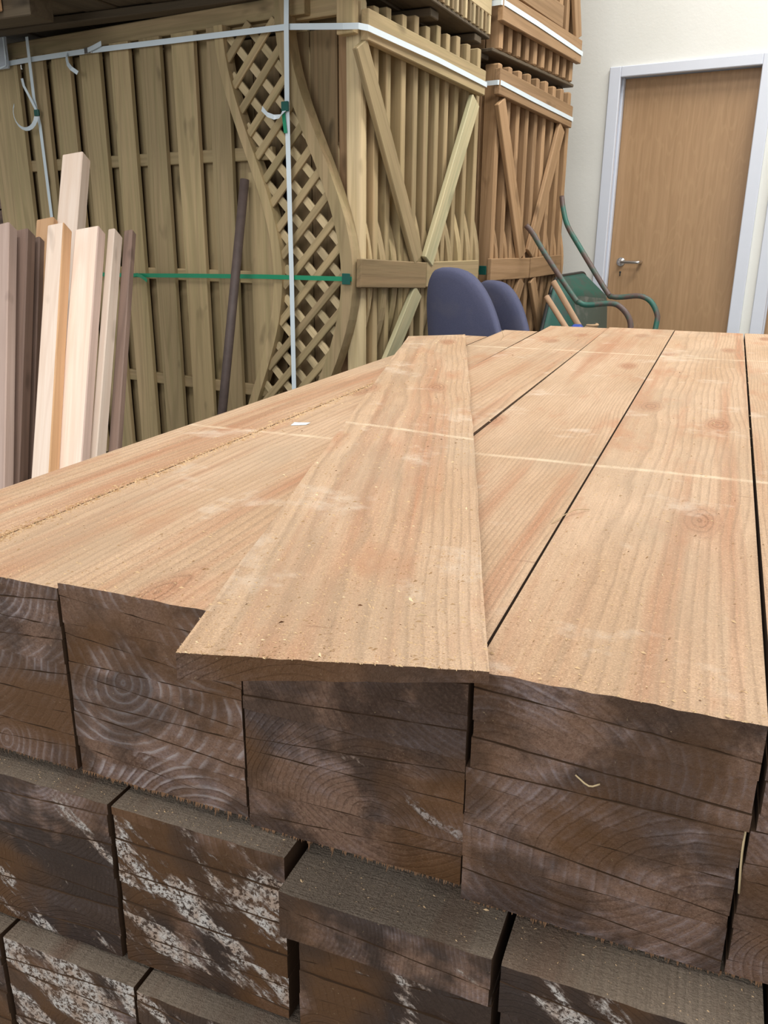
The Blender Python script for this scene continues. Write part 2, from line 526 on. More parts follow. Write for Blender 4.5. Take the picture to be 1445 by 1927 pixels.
def ribbon(name, pts, width, side, mat, parent=None, thick=0.0012):
    """flat strap through points; side = list or one vector across its width"""
    o0 = Vector(pts[0])
    vs, fs = [], []
    n = len(pts)
    for i, p in enumerate(pts):
        p = Vector(p)-o0
        sd = (Vector(side[i]) if isinstance(side, list) else Vector(side)).normalized()*width/2
        d = (Vector(pts[min(i+1, n-1)])-Vector(pts[max(i-1, 0)])).normalized()
        nm = d.cross(sd).normalized()*thick/2
        vs += [p-sd-nm, p+sd-nm, p+sd+nm, p-sd+nm]
    for i in range(n-1):
        a, b = i*4, i*4+4
        for k in range(4):
            fs.append((a+k, a+(k+1) % 4, b+(k+1) % 4, b+k))
    fs += [(3, 2, 1, 0), (n*4-4, n*4-3, n*4-2, n*4-1)]
    return link(name, mesh(name, vs, fs), mat, Matrix.Translation(o0), parent)


# ------------------------------------------------------------------ the room
WS = 2.75                                           # back wall plane, s = WS


def wallbox(name, t0, t1, z0, z1, s0, s1, mat, parent=None, bev=0.0, kind='structure'):
    me = box_mesh(name, t1-t0, s1-s0, z1-z0, bev)
    mw = Matrix.Translation(FP((t0+t1)/2, (s0+s1)/2, (z0+z1)/2)) @ Matrix.Rotation(EAZ, 4, 'Z')
    o = link(name, me, mat, mw, parent)
    if parent is None:
        o['kind'] = kind
    return o


fl = link('floor', box_mesh('floor', 12, 12, 0.1), CONC, Matrix.Translation((0, 2.5, -0.05)))
fl['kind'] = 'structure'
wl = link('wall_left', box_mesh('wall_left', 0.2, 7.0, 4.4), WALL, Matrix.Translation(FP(-5.4, -0.9, 2.2)) @ Matrix.Rotation(EAZ, 4, 'Z'))
wl['kind'] = 'structure'
D1 = (0.0, 0.875, 2.0)      # door 1 opening t0,t1,top (outer frame)
D2 = (0.955, 1.83, 2.0)
wb = thing('wall_back', FP(0, WS, 0), EAZ, None, None)
wb['kind'] = 'structure'
for (a, b, z0, z1) in ((-5.5, D1[0], 0, 4.4), (D1[1], D2[0], 0, 2.0), (D2[1], 4.2, 0, 4.4), (D1[0], D2[1], 2.0, 4.4)):
    wallbox('wall_face', a, b, z0, z1, WS, WS+0.2, WALL, wb)


def door(name, t0, t1, top):
    d = thing(name, FP(t0, WS, 0), EAZ, None, None)
    d['kind'] = 'structure'
    fwid = 0.055
    # architrave, proud of the wall, and a lining that steps back to the leaf
    for (a, b, z0, z1) in ((t0-0.012, t0+fwid, 0, top+0.012), (t1-fwid, t1+0.012, 0, top+0.012), (t0+fwid, t1-fwid, top-fwid+0.01, top+0.012)):
        wallbox('architrave', a, b, z0, z1, WS-0.022, WS, FRAMEW, d, 0.004)
    for (a, b, z0, z1) in ((t0, t0+fwid-0.012, 0, top), (t1-fwid+0.012, t1, 0, top), (t0+fwid-0.012, t1-fwid+0.012, top-fwid+0.02, top)):
        wallbox('door_lining', a, b, z0, z1, WS+0.001, WS+0.16, FRAMEW, d, 0.002)
    for (a, b, z0, z1) in ((t0+fwid-0.012, t0+fwid+0.002, 0, top-fwid+0.02), (t1-fwid-0.002, t1-fwid+0.012, 0, top-fwid+0.02)):
        wallbox('door_stop', a, b, z0, z1, WS+0.05, WS+0.08, FRAMEW, d, 0.002)
    leaf = wallbox('door_leaf', t0+fwid, t1-fwid, 0.01, top-fwid+0.015, WS+0.085, WS+0.128, DOORM, d, 0.002)
    return d


d1 = door('door_1', *D1)
d2 = door('door_2', *D2)
hz = 0.927
world_tube('handle_rose', [FP(0.128, WS+0.0840, hz), FP(0.128, WS+0.0740, hz)], 0.026, STEEL, d1, 20, 1)
world_tube('lever_handle', [FP(0.128, WS+0.0760, hz), FP(0.128, WS+0.0420, hz), FP(0.142, WS+0.0260, hz), FP(0.17, WS+0.0240, hz), FP(0.245, WS+0.0240, hz), FP(0.252, WS+0.0360, hz), FP(0.252, WS+0.0800, hz)], 0.0095, STEEL, d1, 12, 4)
world_tube('keyhole', [FP(0.128, WS+0.0848, hz-0.062), FP(0.128, WS+0.0820, hz-0.062)], 0.006, BLACKP, d1, 12, 1)
bar('keyhole', FP(0.128, WS+0.0830, hz-0.064), FP(0.128, WS+0.0830, hz-0.085), 0.006, 0.003, EV, BLACKP, d1, 0)

# ------------------------------------------------------------------ sawn boards
NU = 14


def board_mesh(name, uL0, uR0, uL1, uR1, zt, zb, w0, w1, jag=0.0009, far=0.0, rnd=random):
    """zt/zb = (left,right) heights; near end ragged from the saw; origin at near-left-bottom"""
    ox, oy, oz = uL0, w0, min(zb)
    rows = [0.0, 0.004, 0.02, 0.5, 1.0]
    L = w1-w0
    vs, fs, mi = [], [], []
    jt = [rnd.uniform(-jag, jag) for _ in range(NU+1)]
    jb = [rnd.uniform(-jag, jag) for _ in range(NU+1)]
    je = [rnd.uniform(0, jag*1.6) for _ in range(NU+1)]
    for r, f in enumerate(rows):
        d = f if r < 3 else L*f
        g = d/L if r >= 3 else 0
        ua, ub = uL0+(uL1-uL0)*g, uR0+(uR1-uR0)*g
        k = 1.0 if r == 0 else (0.35 if r == 1 else 0)
        for side in (0, 1):
            for i in range(NU+1):
                q = i/NU
                u = ua+(ub-ua)*q
                z = (zt[0]+(zt[1]-zt[0])*q) if side == 0 else (zb[0]+(zb[1]-zb[0])*q)
                z += k*((jt[i]-jag*0.25) if side == 0 else (jb[i]+jag*0.25))
                if side == 0: z += far*g
                if i == 0: u += 0.0004*k
                if i == NU: u -= 0.0004*k
                vs.append((u-ox, d+k*je[i], z-oz))
    n = 2*(NU+1)
    for i in range(NU):                                  # near and far ends
        fs.append((i, NU+1+i, NU+2+i, i+1)); mi.append(1)
        b = (len(rows)-1)*n
        fs.append((b+i+1, b+NU+2+i, b+NU+1+i, b+i)); mi.append(1)
    for r in range(len(rows)-1):
        a, b = r*n, (r+1)*n
        for i in range(NU):
            fs.append((a+i, a+i+1, b+i+1, b+i)); mi.append(0)
            fs.append((a+NU+2+i, a+NU+1+i, b+NU+1+i, b+NU+2+i)); mi.append(0)
        fs.append((a+NU+1, a, b, b+NU+1)); mi.append(0)
        fs.append((a+NU, a+2*NU+1, b+2*NU+1, b+NU)); mi.append(0)
    fs = [tuple(reversed(f)) if False else f for f in fs]
    me = mesh(name, vs, fs, mi)
    return me, PK(ox, oy, oz)


def add_board(label, u, u1, zt, zb, w0, w1, face, mould, colseed, tone, pith, group=None, jag=0.0009, parent=None, name='sawn_board', inner=False, ringf=1.0, whitering=0.0, far=0.0, block=0):
    me, org = board_mesh(name, u[0], u[1], u1[0], u1[1], zt, zb, w0, w1, jag, far)
    me.materials.append(face)
    me.materials.append(END)
    me.materials.append(INNER_DARK)
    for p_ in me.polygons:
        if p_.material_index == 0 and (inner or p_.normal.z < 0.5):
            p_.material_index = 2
    o = link(name, me, None, Matrix.Translation(org) @ Matrix.Rotation(-AZ, 4, 'Z'), parent)
    o['pith_au'], o['pith_az'], o['block'] = float(pith[0]), float(pith[1]), float(block)
    o['pith_u'] = float(pith[0]-u[0])
    o['pith_z'] = float(pith[1]-min(zb))
    o['mould'] = float(mould)
    o['colseed'] = float(colseed)
    o['tone'] = float(tone)
    o['ringf'] = float(ringf)
    o['whitering'] = float(whitering)
    tag(o, label, 'board', group)
    return o


RF = {11: 1.2, 12: 1.2, 13: 0.95, 14: 1.7, 15: 1.1, 16: 1.6, 20: 2.0, 21: 2.0, 22: 1.4, 23: 2.4, 25: 1.8}
WR = {12: 0.55, 13: 0.85, 15: 0.2, 14: 0.05}
ORD = ['topmost', 'second', 'third', 'fourth', 'fifth', 'sixth', 'seventh', 'eighth', 'ninth', 'tenth', 'eleventh', 'twelfth']


def column(us, u1s, ztop, zbot, w0, w1, face, mould, seed, where, tier, first_left_thin=True, toplab=None, lengths=None, group=None, shift=0.0):
    """featheredge boards stacked in pairs, thick edge over thin edge, filling ztop..zbot"""
    rnd = random.Random(seed)
    h = ztop-zbot
    npair = max(1, round(h/0.0365))
    ph = h/npair
    z = ztop
    pith = (rnd.uniform(us[0], us[1]), (ztop+zbot)/2+rnd.uniform(-0.05, 0.05))
    g = 0.00035
    for k in range(npair*2):
        base = ztop - (k//2)*ph
        thin = ph*rnd.uniform(0.24, 0.36)
        if k % 2 == 0:
            cut_l, cut_r = (thin, ph-thin) if first_left_thin else (ph-thin, thin)
            zt = (base, base)
            zb = (base-cut_l+g, base-cut_r+g)
        else:
            zt = (base-cut_l, base-cut_r)
            zb = (base-ph+g, base-ph+g)
        if k % 4 == 0:
            pith = (rnd.uniform(us[0]-0.03, us[1]+0.03), base-rnd.uniform(-0.06, 0.10))
        lab = toplab if (k == 0 and toplab) else ('%s board%s in the %s column, %s tier' % (ORD[k], ' from the top' if k else '', where, tier))
        js = 0.0 if k < 4 else shift
        add_board(lab, (us[0]+g+js+rnd.uniform(-0.0006, 0.0006), us[1]-g+js+rnd.uniform(-0.0006, 0.0006)), (u1s[0]+g, u1s[1]-g), zt, zb,
                  w0+rnd.uniform(-0.0013, 0.0013), (lengths if k == 0 and lengths else w1)+rnd.uniform(-0.01, 0.01),
                  face, mould*rnd.uniform(0.8, 1.15), seed, rnd.uniform(0.88, 1.0) if k else 1.0, pith, group, 0.0006 if k == 0 else 0.00045, None, 'sawn_board', k > 0, RF.get(seed, 1.5), WR.get(seed, 0.12), -0.0072 if (seed == 13 and k == 0) else 0.0, k//4)


BG1 = 'sawn boards of the upper tier'
# near u0,u1 | far u0,u1
column((-0.650, -0.5207), (-0.660, -0.5467), 0.0, -0.181, 0.0, 2.07, TOP, 0.12, 11, 'outer left', 'upper', True,
       'fresh sawn top board along the far left edge of the pack, beside the leaning studs', 2.06, BG1)
column((-0.520, -0.379), (-0.546, -0.434), 0.0, -0.181, 0.0, 2.30, TOP, 0.22, 12, 'inner left', 'upper', False,
       'fresh top board with a sawdust streak, left of the dark lifted board edge', 2.28, BG1)
column((-0.377, -0.2007), (-0.434, -0.234), 0.0065, -0.182, 0.0, 2.52, TOP, 0.32, 13, 'slightly proud', 'upper', True,
       'top board lifted slightly above its left neighbour, running under the askew board', 2.5, BG1)
column((-0.2003, -0.0128), (-0.234, -0.0180), 0.0, -0.188, 0.0, 2.54, TOP, 0.42, 14, 'shaded', 'upper', False,
       'top board mostly hidden under the askew board, a thin wedge showing on its right', 2.54, BG1)
column((-0.0105, 0.1785), (-0.0155, 0.1985), -0.0005, -0.199, 0.0, 2.53, TOP, 0.36, 15, 'broad right', 'upper', True,
       'broad top board right of the askew board with fine straight grain lines', 2.52, BG1, -0.0035)
column((0.1815, 0.371), (0.202, 0.41), 0.0, -0.199, 0.002, 2.54, TOP, 0.22, 16, 'cropped right edge', 'upper', False,
       'top board at the right edge of the photo beyond the last gap', 2.54, BG1, -0.004)

BG2 = 'sawn boards of the middle tier'
column((-0.690, -0.516), (-0.70, -0.52), -0.1905, -0.362, -0.020, 2.45, OLD, 0.5, 20, 'outer left', 'middle', True, None, None, BG2)
column((-0.512, -0.331), (-0.52, -0.34), -0.1905, -0.362, -0.022, 2.45, OLD, 0.62, 21, 'honey brown left', 'middle', False,
       'grey weathered topmost board of the middle tier at the left frame edge', None, BG2)
column((-0.3265, -0.1545), (-0.33, -0.16), -0.190, -0.361, -0.022, 2.45, OLD, 0.98, 22, 'whitest', 'middle', True,
       'grey furry topmost board over the whitest stack in the middle tier', None, BG2)
column((-0.1485, 0.0245), (-0.15, 0.02), -0.2005, -0.245, -0.045, 2.45, OLD, 0.62, 23, 'protruding dark', 'middle', True,
       'protruding brown topmost board below the shaded stack, left of the wide dark gap', None, BG2)
column((-0.1375, 0.0245), (-0.14, 0.02), -0.247, -0.362, -0.036, 2.45, OLD, 0.78, 24, 'shadowed', 'middle lower', False, None, None, BG2)
column((0.0300, 0.2040), (0.03, 0.21), -0.2035, -0.246, -0.047, 2.45, OLD, 1.1, 25, 'white crusted right', 'middle', True,
       'smooth grey topmost board at lower right with a white crusted front edge', None, BG2)
column((0.0300, 0.2040), (0.03, 0.21), -0.248, -0.362, -0.036, 2.45, OLD, 0.6, 26, 'dark lower right', 'middle lower', False, None, None, BG2)
column((0.2080, 0.3850), (0.21, 0.39), -0.2035, -0.362, -0.040, 2.45, OLD, 0.6, 27, 'cropped right edge', 'middle', True, None, None, BG2)

BG3 = 'sawn boards of the lower tier'
for (a, b, w0, md, sd, nm, tl) in ((-0.64, -0.462, -0.046, 0.7, 30, 'corner left', None),
                                   (-0.4575, -0.3025, -0.045, 1.15, 31, 'white streaked left', 'brown topmost board of the lower tier in the lower left corner'),
                                   (-0.299, -0.142, -0.047, 1.0, 32, 'second left', 'brown topmost board of the lower tier below the whitest stack'),
                                   (-0.1385, 0.020, -0.040, 0.9, 33, 'middle', None), (0.026, 0.20, -0.038, 0.8, 34, 'right', None), (0.204, 0.38, -0.04, 0.8, 35, 'far right', None)):
    column((a, b), (a-0.005, b), -0.364, -0.545, w0, 2.45, OLD, md, sd, nm, 'lower', sd % 2 == 0, tl, None, BG3)
for i, (a, b) in enumerate(((-0.64, -0.40), (-0.395, -0.15), (-0.145, 0.12), (0.125, 0.38))):
    add_board('thick base timber under the lower tier, %s of four' % ['leftmost', 'second from left', 'second from right', 'rightmost'][i],
              (a, b), (a, b), (-0.547, -0.547), (-0.66, -0.66), -0.03, 2.45, OLD, 0.7, 40+i, 0.8, (a, -0.6), 'base timbers under the pack')
for i, w in enumerate((0.25, 1.2, 2.2)):
    o = bar('floor_bearer', PK(-0.64, w, -0.712), PK(0.38, w, -0.712), 0.1, 0.1, WV, DARKW)
    tag(o, 'dark square bearer on the floor under the %s of the board pack' % ['near end', 'middle', 'far end'][i], 'bearer', 'bearers under the board pack')

# the board lying askew on top
n0, n1 = PK(-0.185, -0.103, 0), PK(0.0068, -0.028, 0)
f0, f1 = PK(-0.690, 1.735, 0), PK(-0.560, 1.862, 0)


def askew():
    NUX, NW = 18, 24
    vs, fs, mi = [], [], []
    rnd = random.Random(3)
    zb = P0.z+0.0080
    o0 = Vector((n0.x, n0.y, zb))
    jt = [rnd.uniform(-0.0004, 0.0003) for _ in range(NUX+1)]
    jl = [rnd.uniform(-0.0012, 0.0012) for _ in range(NW+1)]
    jr = [rnd.uniform(-0.0015, 0.0015) for _ in range(NW+1)]
    dirv = (((f0+f1)/2)-((n0+n1)/2)).normalized()
    az = math.atan2(dirv.x, dirv.y)
    rot = Matrix.Rotation(az, 4, 'Z')
    for j in range(NW+1):
        g = j/NW
        a, b = n0.lerp(f0, g), n1.lerp(f1, g)
        tl, tr = 0.0205-0.002*g, 0.0085+0.0085*g
        for side in (0, 1):
            for i in range(NUX+1):
                q = i/NUX
                p = a.lerp(b, q)
                if i == 0: p = p + UV*jl[j]
                if i == NUX: p = p + UV*jr[j]
                th = tl+(tr-tl)*q
                lift = (0.004*(1-q)*(1-g)) if False else 0.0
                z = zb + (th if side == 0 else 0.0) + lift
                if j == 0:
                    z += jt[i] if side == 0 else jt[NUX-i]*1.2
                    p = p + dirv*rnd.uniform(0, 0.001)
                v = Vector((p.x, p.y, z))-o0
                vs.append(rot @ v)
    n = 2*(NUX+1)
    for i in range(NUX):
        fs.append((i, NUX+1+i, NUX+2+i, i+1)); mi.append(1)
        b = NW*n
        fs.append((b+i+1, b+NUX+2+i, b+NUX+1+i, b+i)); mi.append(1)
    for r in range(NW):
        a, b = r*n, (r+1)*n
        for i in range(NUX):
            fs.append((a+i, a+i+1, b+i+1, b+i)); mi.append(0)
            fs.append((a+NUX+2+i, a+NUX+1+i, b+NUX+1+i, b+NUX+2+i)); mi.append(0)
        fs.append((a+NUX+1, a, b, b+NUX+1)); mi.append(0)
        fs.append((a+NUX, a+2*NUX+1, b+2*NUX+1, b+NUX)); mi.append(0)
    me = mesh('sawn_board', vs, fs, mi)
    me.materials.append(TOP)
    me.materials.append(END)
    o = link('sawn_board', me, None, Matrix.Translation(o0) @ rot.inverted())
    o['pith_u'], o['pith_z'], o['mould'], o['colseed'], o['tone'], o['ringf'], o['whitering'] = 0.06, -0.09, 0.35, 3.0, 1.0, 1.3, 0.0
    o['pith_au'], o['pith_az'], o['block'] = -0.12, -0.06, 0.0
    tag(o, 'loose sawn board lying askew on top of the pack, its end overhanging', 'board')
    return o


askew()


# ------------------------------------------------------------------ sawdust, fibres (uncountable)
def flakes(name, n, place, smin, smax, mat, label, cat, elong=2.2):
    rnd = random.Random(len(label)*7+n)
    vs, fs = [], []
    while len(vs) < n*4:
        p = place(rnd)
        if p is None:
            continue
        s = rnd.uniform(smin, smax)*(1+1.8*(rnd.random() ** 8))
        a = rnd.uniform(0, math.pi)
        ca, sa = math.cos(a)*s*elong/2, math.sin(a)*s*elong/2
        b = len(vs)
        vs += [p+Vector((ca, sa, 0)), p+Vector((-sa*0.4, ca*0.4, 0)), p+Vector((-ca, -sa, 0)), p+Vector((0, 0, s*0.55))]
        fs += [(b, b+1, b+3), (b+1, b+2, b+3), (b+2, b, b+3)]
    o0 = vs[0].copy()
    me = mesh(name, [v-o0 for v in vs], fs)
    o = link(name, me, mat, Matrix.Translation(o0))
    return tag(o, label, cat, None, 'stuff')


def ask_uvz(rnd):
    g, q = rnd.random() ** 1.6, rnd.random()
    a, b = n0.lerp(f0, g), n1.lerp(f1, g)
    p = a.lerp(b, q)
    tl, tr = 0.0205-0.002*g, 0.0085+0.0085*g
    return Vector((p.x, p.y, P0.z+0.0080+tl+(tr-tl)*q))


def top_uvz(rnd):
    u, w = rnd.uniform(-0.64, 0.37), 2.4*rnd.random() ** 1.5
    if (u < -0.521 and w > 2.03) or (u < -0.378 and w > 2.25): return None
    for e in (-0.521, -0.378, -0.2008, -0.012, 0.1805):
        if abs(u-e) < 0.004: return None
    p = PK(u, w, 0)
    # not under the askew board
    g = (w+0.07)/1.87
    if 0 <= g <= 1.02:
        ua = -0.185+(-0.690+0.185)*g
        ub = 0.0068+(-0.560-0.0068)*g
        if ua-0.004 < u < ub+0.004: return None
    z = 0.0065 if -0.377 < u < -0.201 else (-0.002 if -0.2 < u < -0.0125 else 0.0)
    return PK(u, w, z)


DUSTP = plain('pale_shavings', (0.80, 0.62, 0.38), 0.9, spec=0.1, var=0.2)
DUSTD = plain('dark_bark_crumbs', (0.16, 0.08, 0.04), 0.9, spec=0.1, var=0.3)
flakes('sawdust', 16000, top_uvz, 0.00035, 0.0010, DUST, 'fine tan sawdust crumbs scattered over the top boards', 'sawdust')
flakes('sawdust', 9000, ask_uvz, 0.00035, 0.0010, DUST, 'fine tan sawdust crumbs on the askew loose board', 'sawdust')
flakes('shavings', 420, lambda r: top_uvz(r) if r.random() < 0.6 else ask_uvz(r), 0.0006, 0.0013, DUSTP, 'pale wood shavings lying on the top boards', 'shavings', 3.0)
flakes('bark_crumbs', 520, lambda r: top_uvz(r) if r.random() < 0.6 else ask_uvz(r), 0.0004, 0.0010, DUSTD, 'dark bark crumbs speckling the top boards', 'crumbs', 2.0)


def seam(rnd):
    w = 1.7*rnd.random() ** 1.3
    return PK(-0.5207-0.0102*w+rnd.gauss(0, 0.006), w, 0.0)


flakes('sawdust', 5000, seam, 0.0005, 0.0016, DUST, 'ridge of sawdust filling the seam along the far left board', 'sawdust')


def ledge(rnd):
    c = rnd.choice(((-0.50, -0.335, -0.0195, -0.1905), (-0.32, -0.16, -0.0195, -0.190), (-0.14, 0.02, -0.04, -0.2005), (0.035, 0.2, -0.042, -0.2035)))
    return PK(rnd.uniform(c[0], c[1]), rnd.uniform(c[2], -0.002), c[3])


flakes('sawdust', 350, ledge, 0.0003, 0.0009, DUST, 'sawdust crumbs caught on the grey ledge between the tiers', 'sawdust')


def fringe(u0, u1, z, w, n, seed, label):
    """broken fibres hanging from the lower saw-cut edge"""
    rnd = random.Random(seed)
    vs, fs = [], []
    for i in range(n):
        u = rnd.uniform(u0, u1)
        s = rnd.uniform(0.0008, 0.0026)
        l = rnd.uniform(0.0008, 0.0030)*(1 + (3.0 if rnd.random() < 0.04 else 0))
        b = len(vs)
        dx = rnd.uniform(-0.3, 0.3)*l
        vs += [PK(u-s/2, w+0.0004, z+0.0015), PK(u+s/2, w+0.0004, z+0.0015), PK(u+dx, w-rnd.uniform(0, 0.002), z-l), PK(u, w+0.0022, z+0.0015)]
        fs += [(b, b+1, b+2), (b+1, b+3, b+2), (b+3, b, b+2), (b, b+3, b+1)]
    o0 = vs[0].copy()
    o = link('splinter_fringe', mesh('splinter_fringe', [v-o0 for v in vs], fs), FIB, Matrix.Translation(o0))
    return tag(o, label, 'splinters', None, 'stuff')


FIBP = plain('pale_torn_fibre', (0.50, 0.38, 0.22), 0.9, spec=0.1, var=0.2)
FIB = plain('torn_fibres', (0.20, 0.11, 0.06), 0.9, spec=0.1, var=0.35, nscale=60)
fringe(-0.52, -0.381, -0.181, 0.001, 110, 1, 'torn fibres fringing the bottom of the left upper stacks')
fringe(-0.377, -0.202, -0.182, 0.001, 130, 2, 'torn fibres under the upper stack with the ringed end faces')
fringe(-0.200, -0.014, -0.188, 0.001, 130, 3, 'torn fibres under the shaded upper stack')
fringe(-0.012, 0.176, -0.199, 0.001, 140, 4, 'torn fibres under the broad right upper stack')
fringe(0.178, 0.37, -0.199, 0.003, 90, 5, 'torn fibres under the upper stack at the right frame edge')


def splinter(pts, r, label, mat=FIBP):
    r *= 0.5
    o = world_tube('splinter', pts, r, mat, None, 5, 3)
    return tag(o, label, 'splinter', 'loose splinters')


splinter([PK(0.176, 0.004, -0.070), PK(0.1755, -0.002, -0.095), PK(0.178, 0.0, -0.128)], 0.0016, 'long pale splinter wedged in the joint near the right frame edge')
splinter([PK(0.065, -0.002, -0.0645), PK(0.075, -0.006, -0.068), PK(0.082, -0.004, -0.066)], 0.0013, 'short pale sliver caught on the broad right stack')
splinter([PK(-0.30, -0.002, -0.205), PK(-0.302, -0.02, -0.1885)], 0.0009, 'thin pale sliver on the grey ledge below the ringed stack')
splinter([PK(-0.485, 1.98, 0.0), PK(-0.478, 1.985, 0.01), PK(-0.482, 1.98, 0.03)], 0.0012, 'tiny pale splinter standing up at the far edge in front of the purple chair')
splinter([PK(-0.02, 0.335, 0.001), PK(-0.005, 0.38, 0.004), PK(0.01, 0.40, 0.001)], 0.0008, 'curled straw-like splinter beside the askew board')
chip = link('paint_chip', mesh('paint_chip', [(0, 0, 0), (0.024, 0.004, 0), (0.03, 0.014, 0.0015), (0.012, 0.011, 0.002), (0.004, 0.018, 0.001), (0, 0, -0.0008), (0.024, 0.004, -0.0005), (0.03, 0.014, 0.0005), (0.012, 0.011, 0.0008), (0.004, 0.018, 0)],
            [(0, 1, 2, 3, 4), (9, 8, 7, 6, 5), (0, 5, 6, 1), (1, 6, 7, 2), (2, 7, 8, 3), (3, 8, 9, 4), (4, 9, 5, 0)]), STRAPW, Matrix.Translation(PK(-0.50, 0.66, 0.001)))
tag(chip, 'small pale mint paint chip on the far left top board', 'chip')


# ------------------------------------------------------------------ fence panel bundle
def curveR(z):
    return -0.125 + 0.135*math.cos(math.pi*(z-0.92)/0.87)


def curveL(z):
    return -0.465 + 0.12*math.cos(math.pi*(z-0.92)/0.87)


def strip_mesh(name, z0, z1, fl, fr, s0, s1, n=36):
    """timber between t=fl(z) and t=fr(z), s0..s1 thick, in the fence frame at t=0,s=0"""
    vs, fs = [], []
    for i in range(n+1):
        z = z0+(z1-z0)*i/n
        a, b = fl(z), fr(z)
        vs += [(a, s0, z), (b, s0, z), (b, s1, z), (a, s1, z)]
    for i in range(n):
        a, b = i*4, i*4+4
        for k in range(4):
            fs.append((a+k, a+(k+1) % 4, b+(k+1) % 4, b+k))
    fs += [(3, 2, 1, 0), (n*4, n*4+1, n*4+2, n*4+3)]
    return mesh(name, vs, fs)


def fmat(s=0.0, t=0.0, z=0.0):
    return Matrix.Translation(FP(t, s, z)) @ Matrix.Rotation(EAZ, 4, 'Z')


def fbox(name, t0, t1, s0, s1, z0, z1, mat, parent, bev=0.003, vert=True):
    """box in the fence frame; grain runs along its longest side"""
    dx, dy, dz = t1-t0, s1-s0, z1-z0
    c = FP((t0+t1)/2, (s0+s1)/2, (z0+z1)/2)
    if dx >= dz and dx >= dy:
        return bar(name, c-EV*dx/2, c+EV*dx/2, dz, dy, (0, 0, 1), mat, parent, bev)
    if dy >= dz and dy >= dx:
        return bar(name, c-DV*dy/2, c+DV*dy/2, dz, dx, (0, 0, 1), mat, parent, bev)
    return bar(name, c-Vector((0, 0, dz/2)), c+Vector((0, 0, dz/2)), dx, dy, EV, mat, parent, bev)


ZP0, ZP1 = 0.09, 1.835
pan = thing('fence_panel', FP(-0.9, 0.04, ZP0), EAZ, 'front green fence panel with vertical boards and an S-curved lattice strip', 'fence panel')
fbox('top_rail', -1.97, -0.20, 0.010, 0.050, 1.772, 1.835, GREEN_T, pan)
fbox('stile', -1.97, -1.855, 0.008, 0.052, ZP0, 1.772, GREEN_T, pan)
for z in (1.345, 0.905, 0.465, 0.13):
    fbox('rail', -1.854, -0.36 if z > 0.3 else -0.50, 0.014, 0.040, z-0.023, z+0.023, GREEN_T, pan)
fboards = [(-1.848, -1.72), (-1.665, -1.549), (-1.495, -1.384), (-1.32, -1.206), (-1.144, -1.038), (-0.979, -0.87), (-0.808, -0.696), (-0.632, -0.535), (-0.462, -0.350)]
for i, (a, b) in enumerate(fboards):
    fr = (lambda z, a=a, b=b: max(a+0.004, min(b, curveL(z)-0.004)))
    z1 = 1.77
    me = strip_mesh('board', ZP0, z1 if i < 8 else 1.28, lambda z, a=a: a, fr, -0.004, 0.0135, 24)
    link('board', me, GREEN_T, fmat(), pan)
for i in range(8):
    a = fboards[i][1]-0.022
    b = fboards[i+1][0]+0.022
    fr = (lambda z, a=a, b=b: max(a+0.004, min(b, curveL(z)-0.004)))
    me = strip_mesh('board', ZP0, 1.752 if i % 3 else 1.768, lambda z, a=a: a, fr, 0.0405, 0.056, 24)
    link('board', me, GREEN_T, fmat(), pan)
WS_ = 0.042
me = strip_mesh('curved_stile', ZP0, 1.772, lambda z: curveL(z)-0.004, lambda z: curveL(z)+0.036, -0.012, 0.034)
link('curved_stile', me, GREEN_T, fmat(), pan)
me = strip_mesh('curved_stile', ZP0, 1.835, lambda z: curveR(z)-0.050, lambda z: curveR(z), -0.014, 0.040)
link('curved_stile', me, GREEN_T, fmat(), pan)


def clip_line(fn_t, z0, z1):
    """longest run of z where the slat centre lies between the two curved stiles"""
    best, cur = None, None
    n = 400
    for i in range(n+1):
        z = z0+(z1-z0)*i/n
        t = fn_t(z)
        ok = curveL(z)+0.03 < t < curveR(z)-0.035
        if ok:
            cur = (cur[0], z) if cur else (z, z)
            if best is None or cur[1]-cur[0] > best[1]-best[0]: best = cur
        else:
            cur = None
    return best


for k in range(-3, 20):
    c = 2.201-0.1125*k
    r2 = clip_line(lambda z: z-c, ZP0+0.01, 1.768)
    if r2 and r2[1]-r2[0] > 0.02:
        bar('lattice_slat', FP(r2[0]-c, 0.002, r2[0]), FP(r2[1]-c, 0.002, r2[1]), 0.028, 0.010, EV, GREEN_T, pan, 0.0015)
for k in range(-12, 16):
    c = 1.197-0.1125*k
    r2 = clip_line(lambda z: c-z, ZP0+0.01, 1.768)
    if r2 and r2[1]-r2[0] > 0.02:
        bar('lattice_slat', FP(c-r2[0], 0.0135, r2[0]), FP(c-r2[1], 0.0135, r2[1]), 0.028, 0.010, EV, GREEN_P, pan, 0.0015)

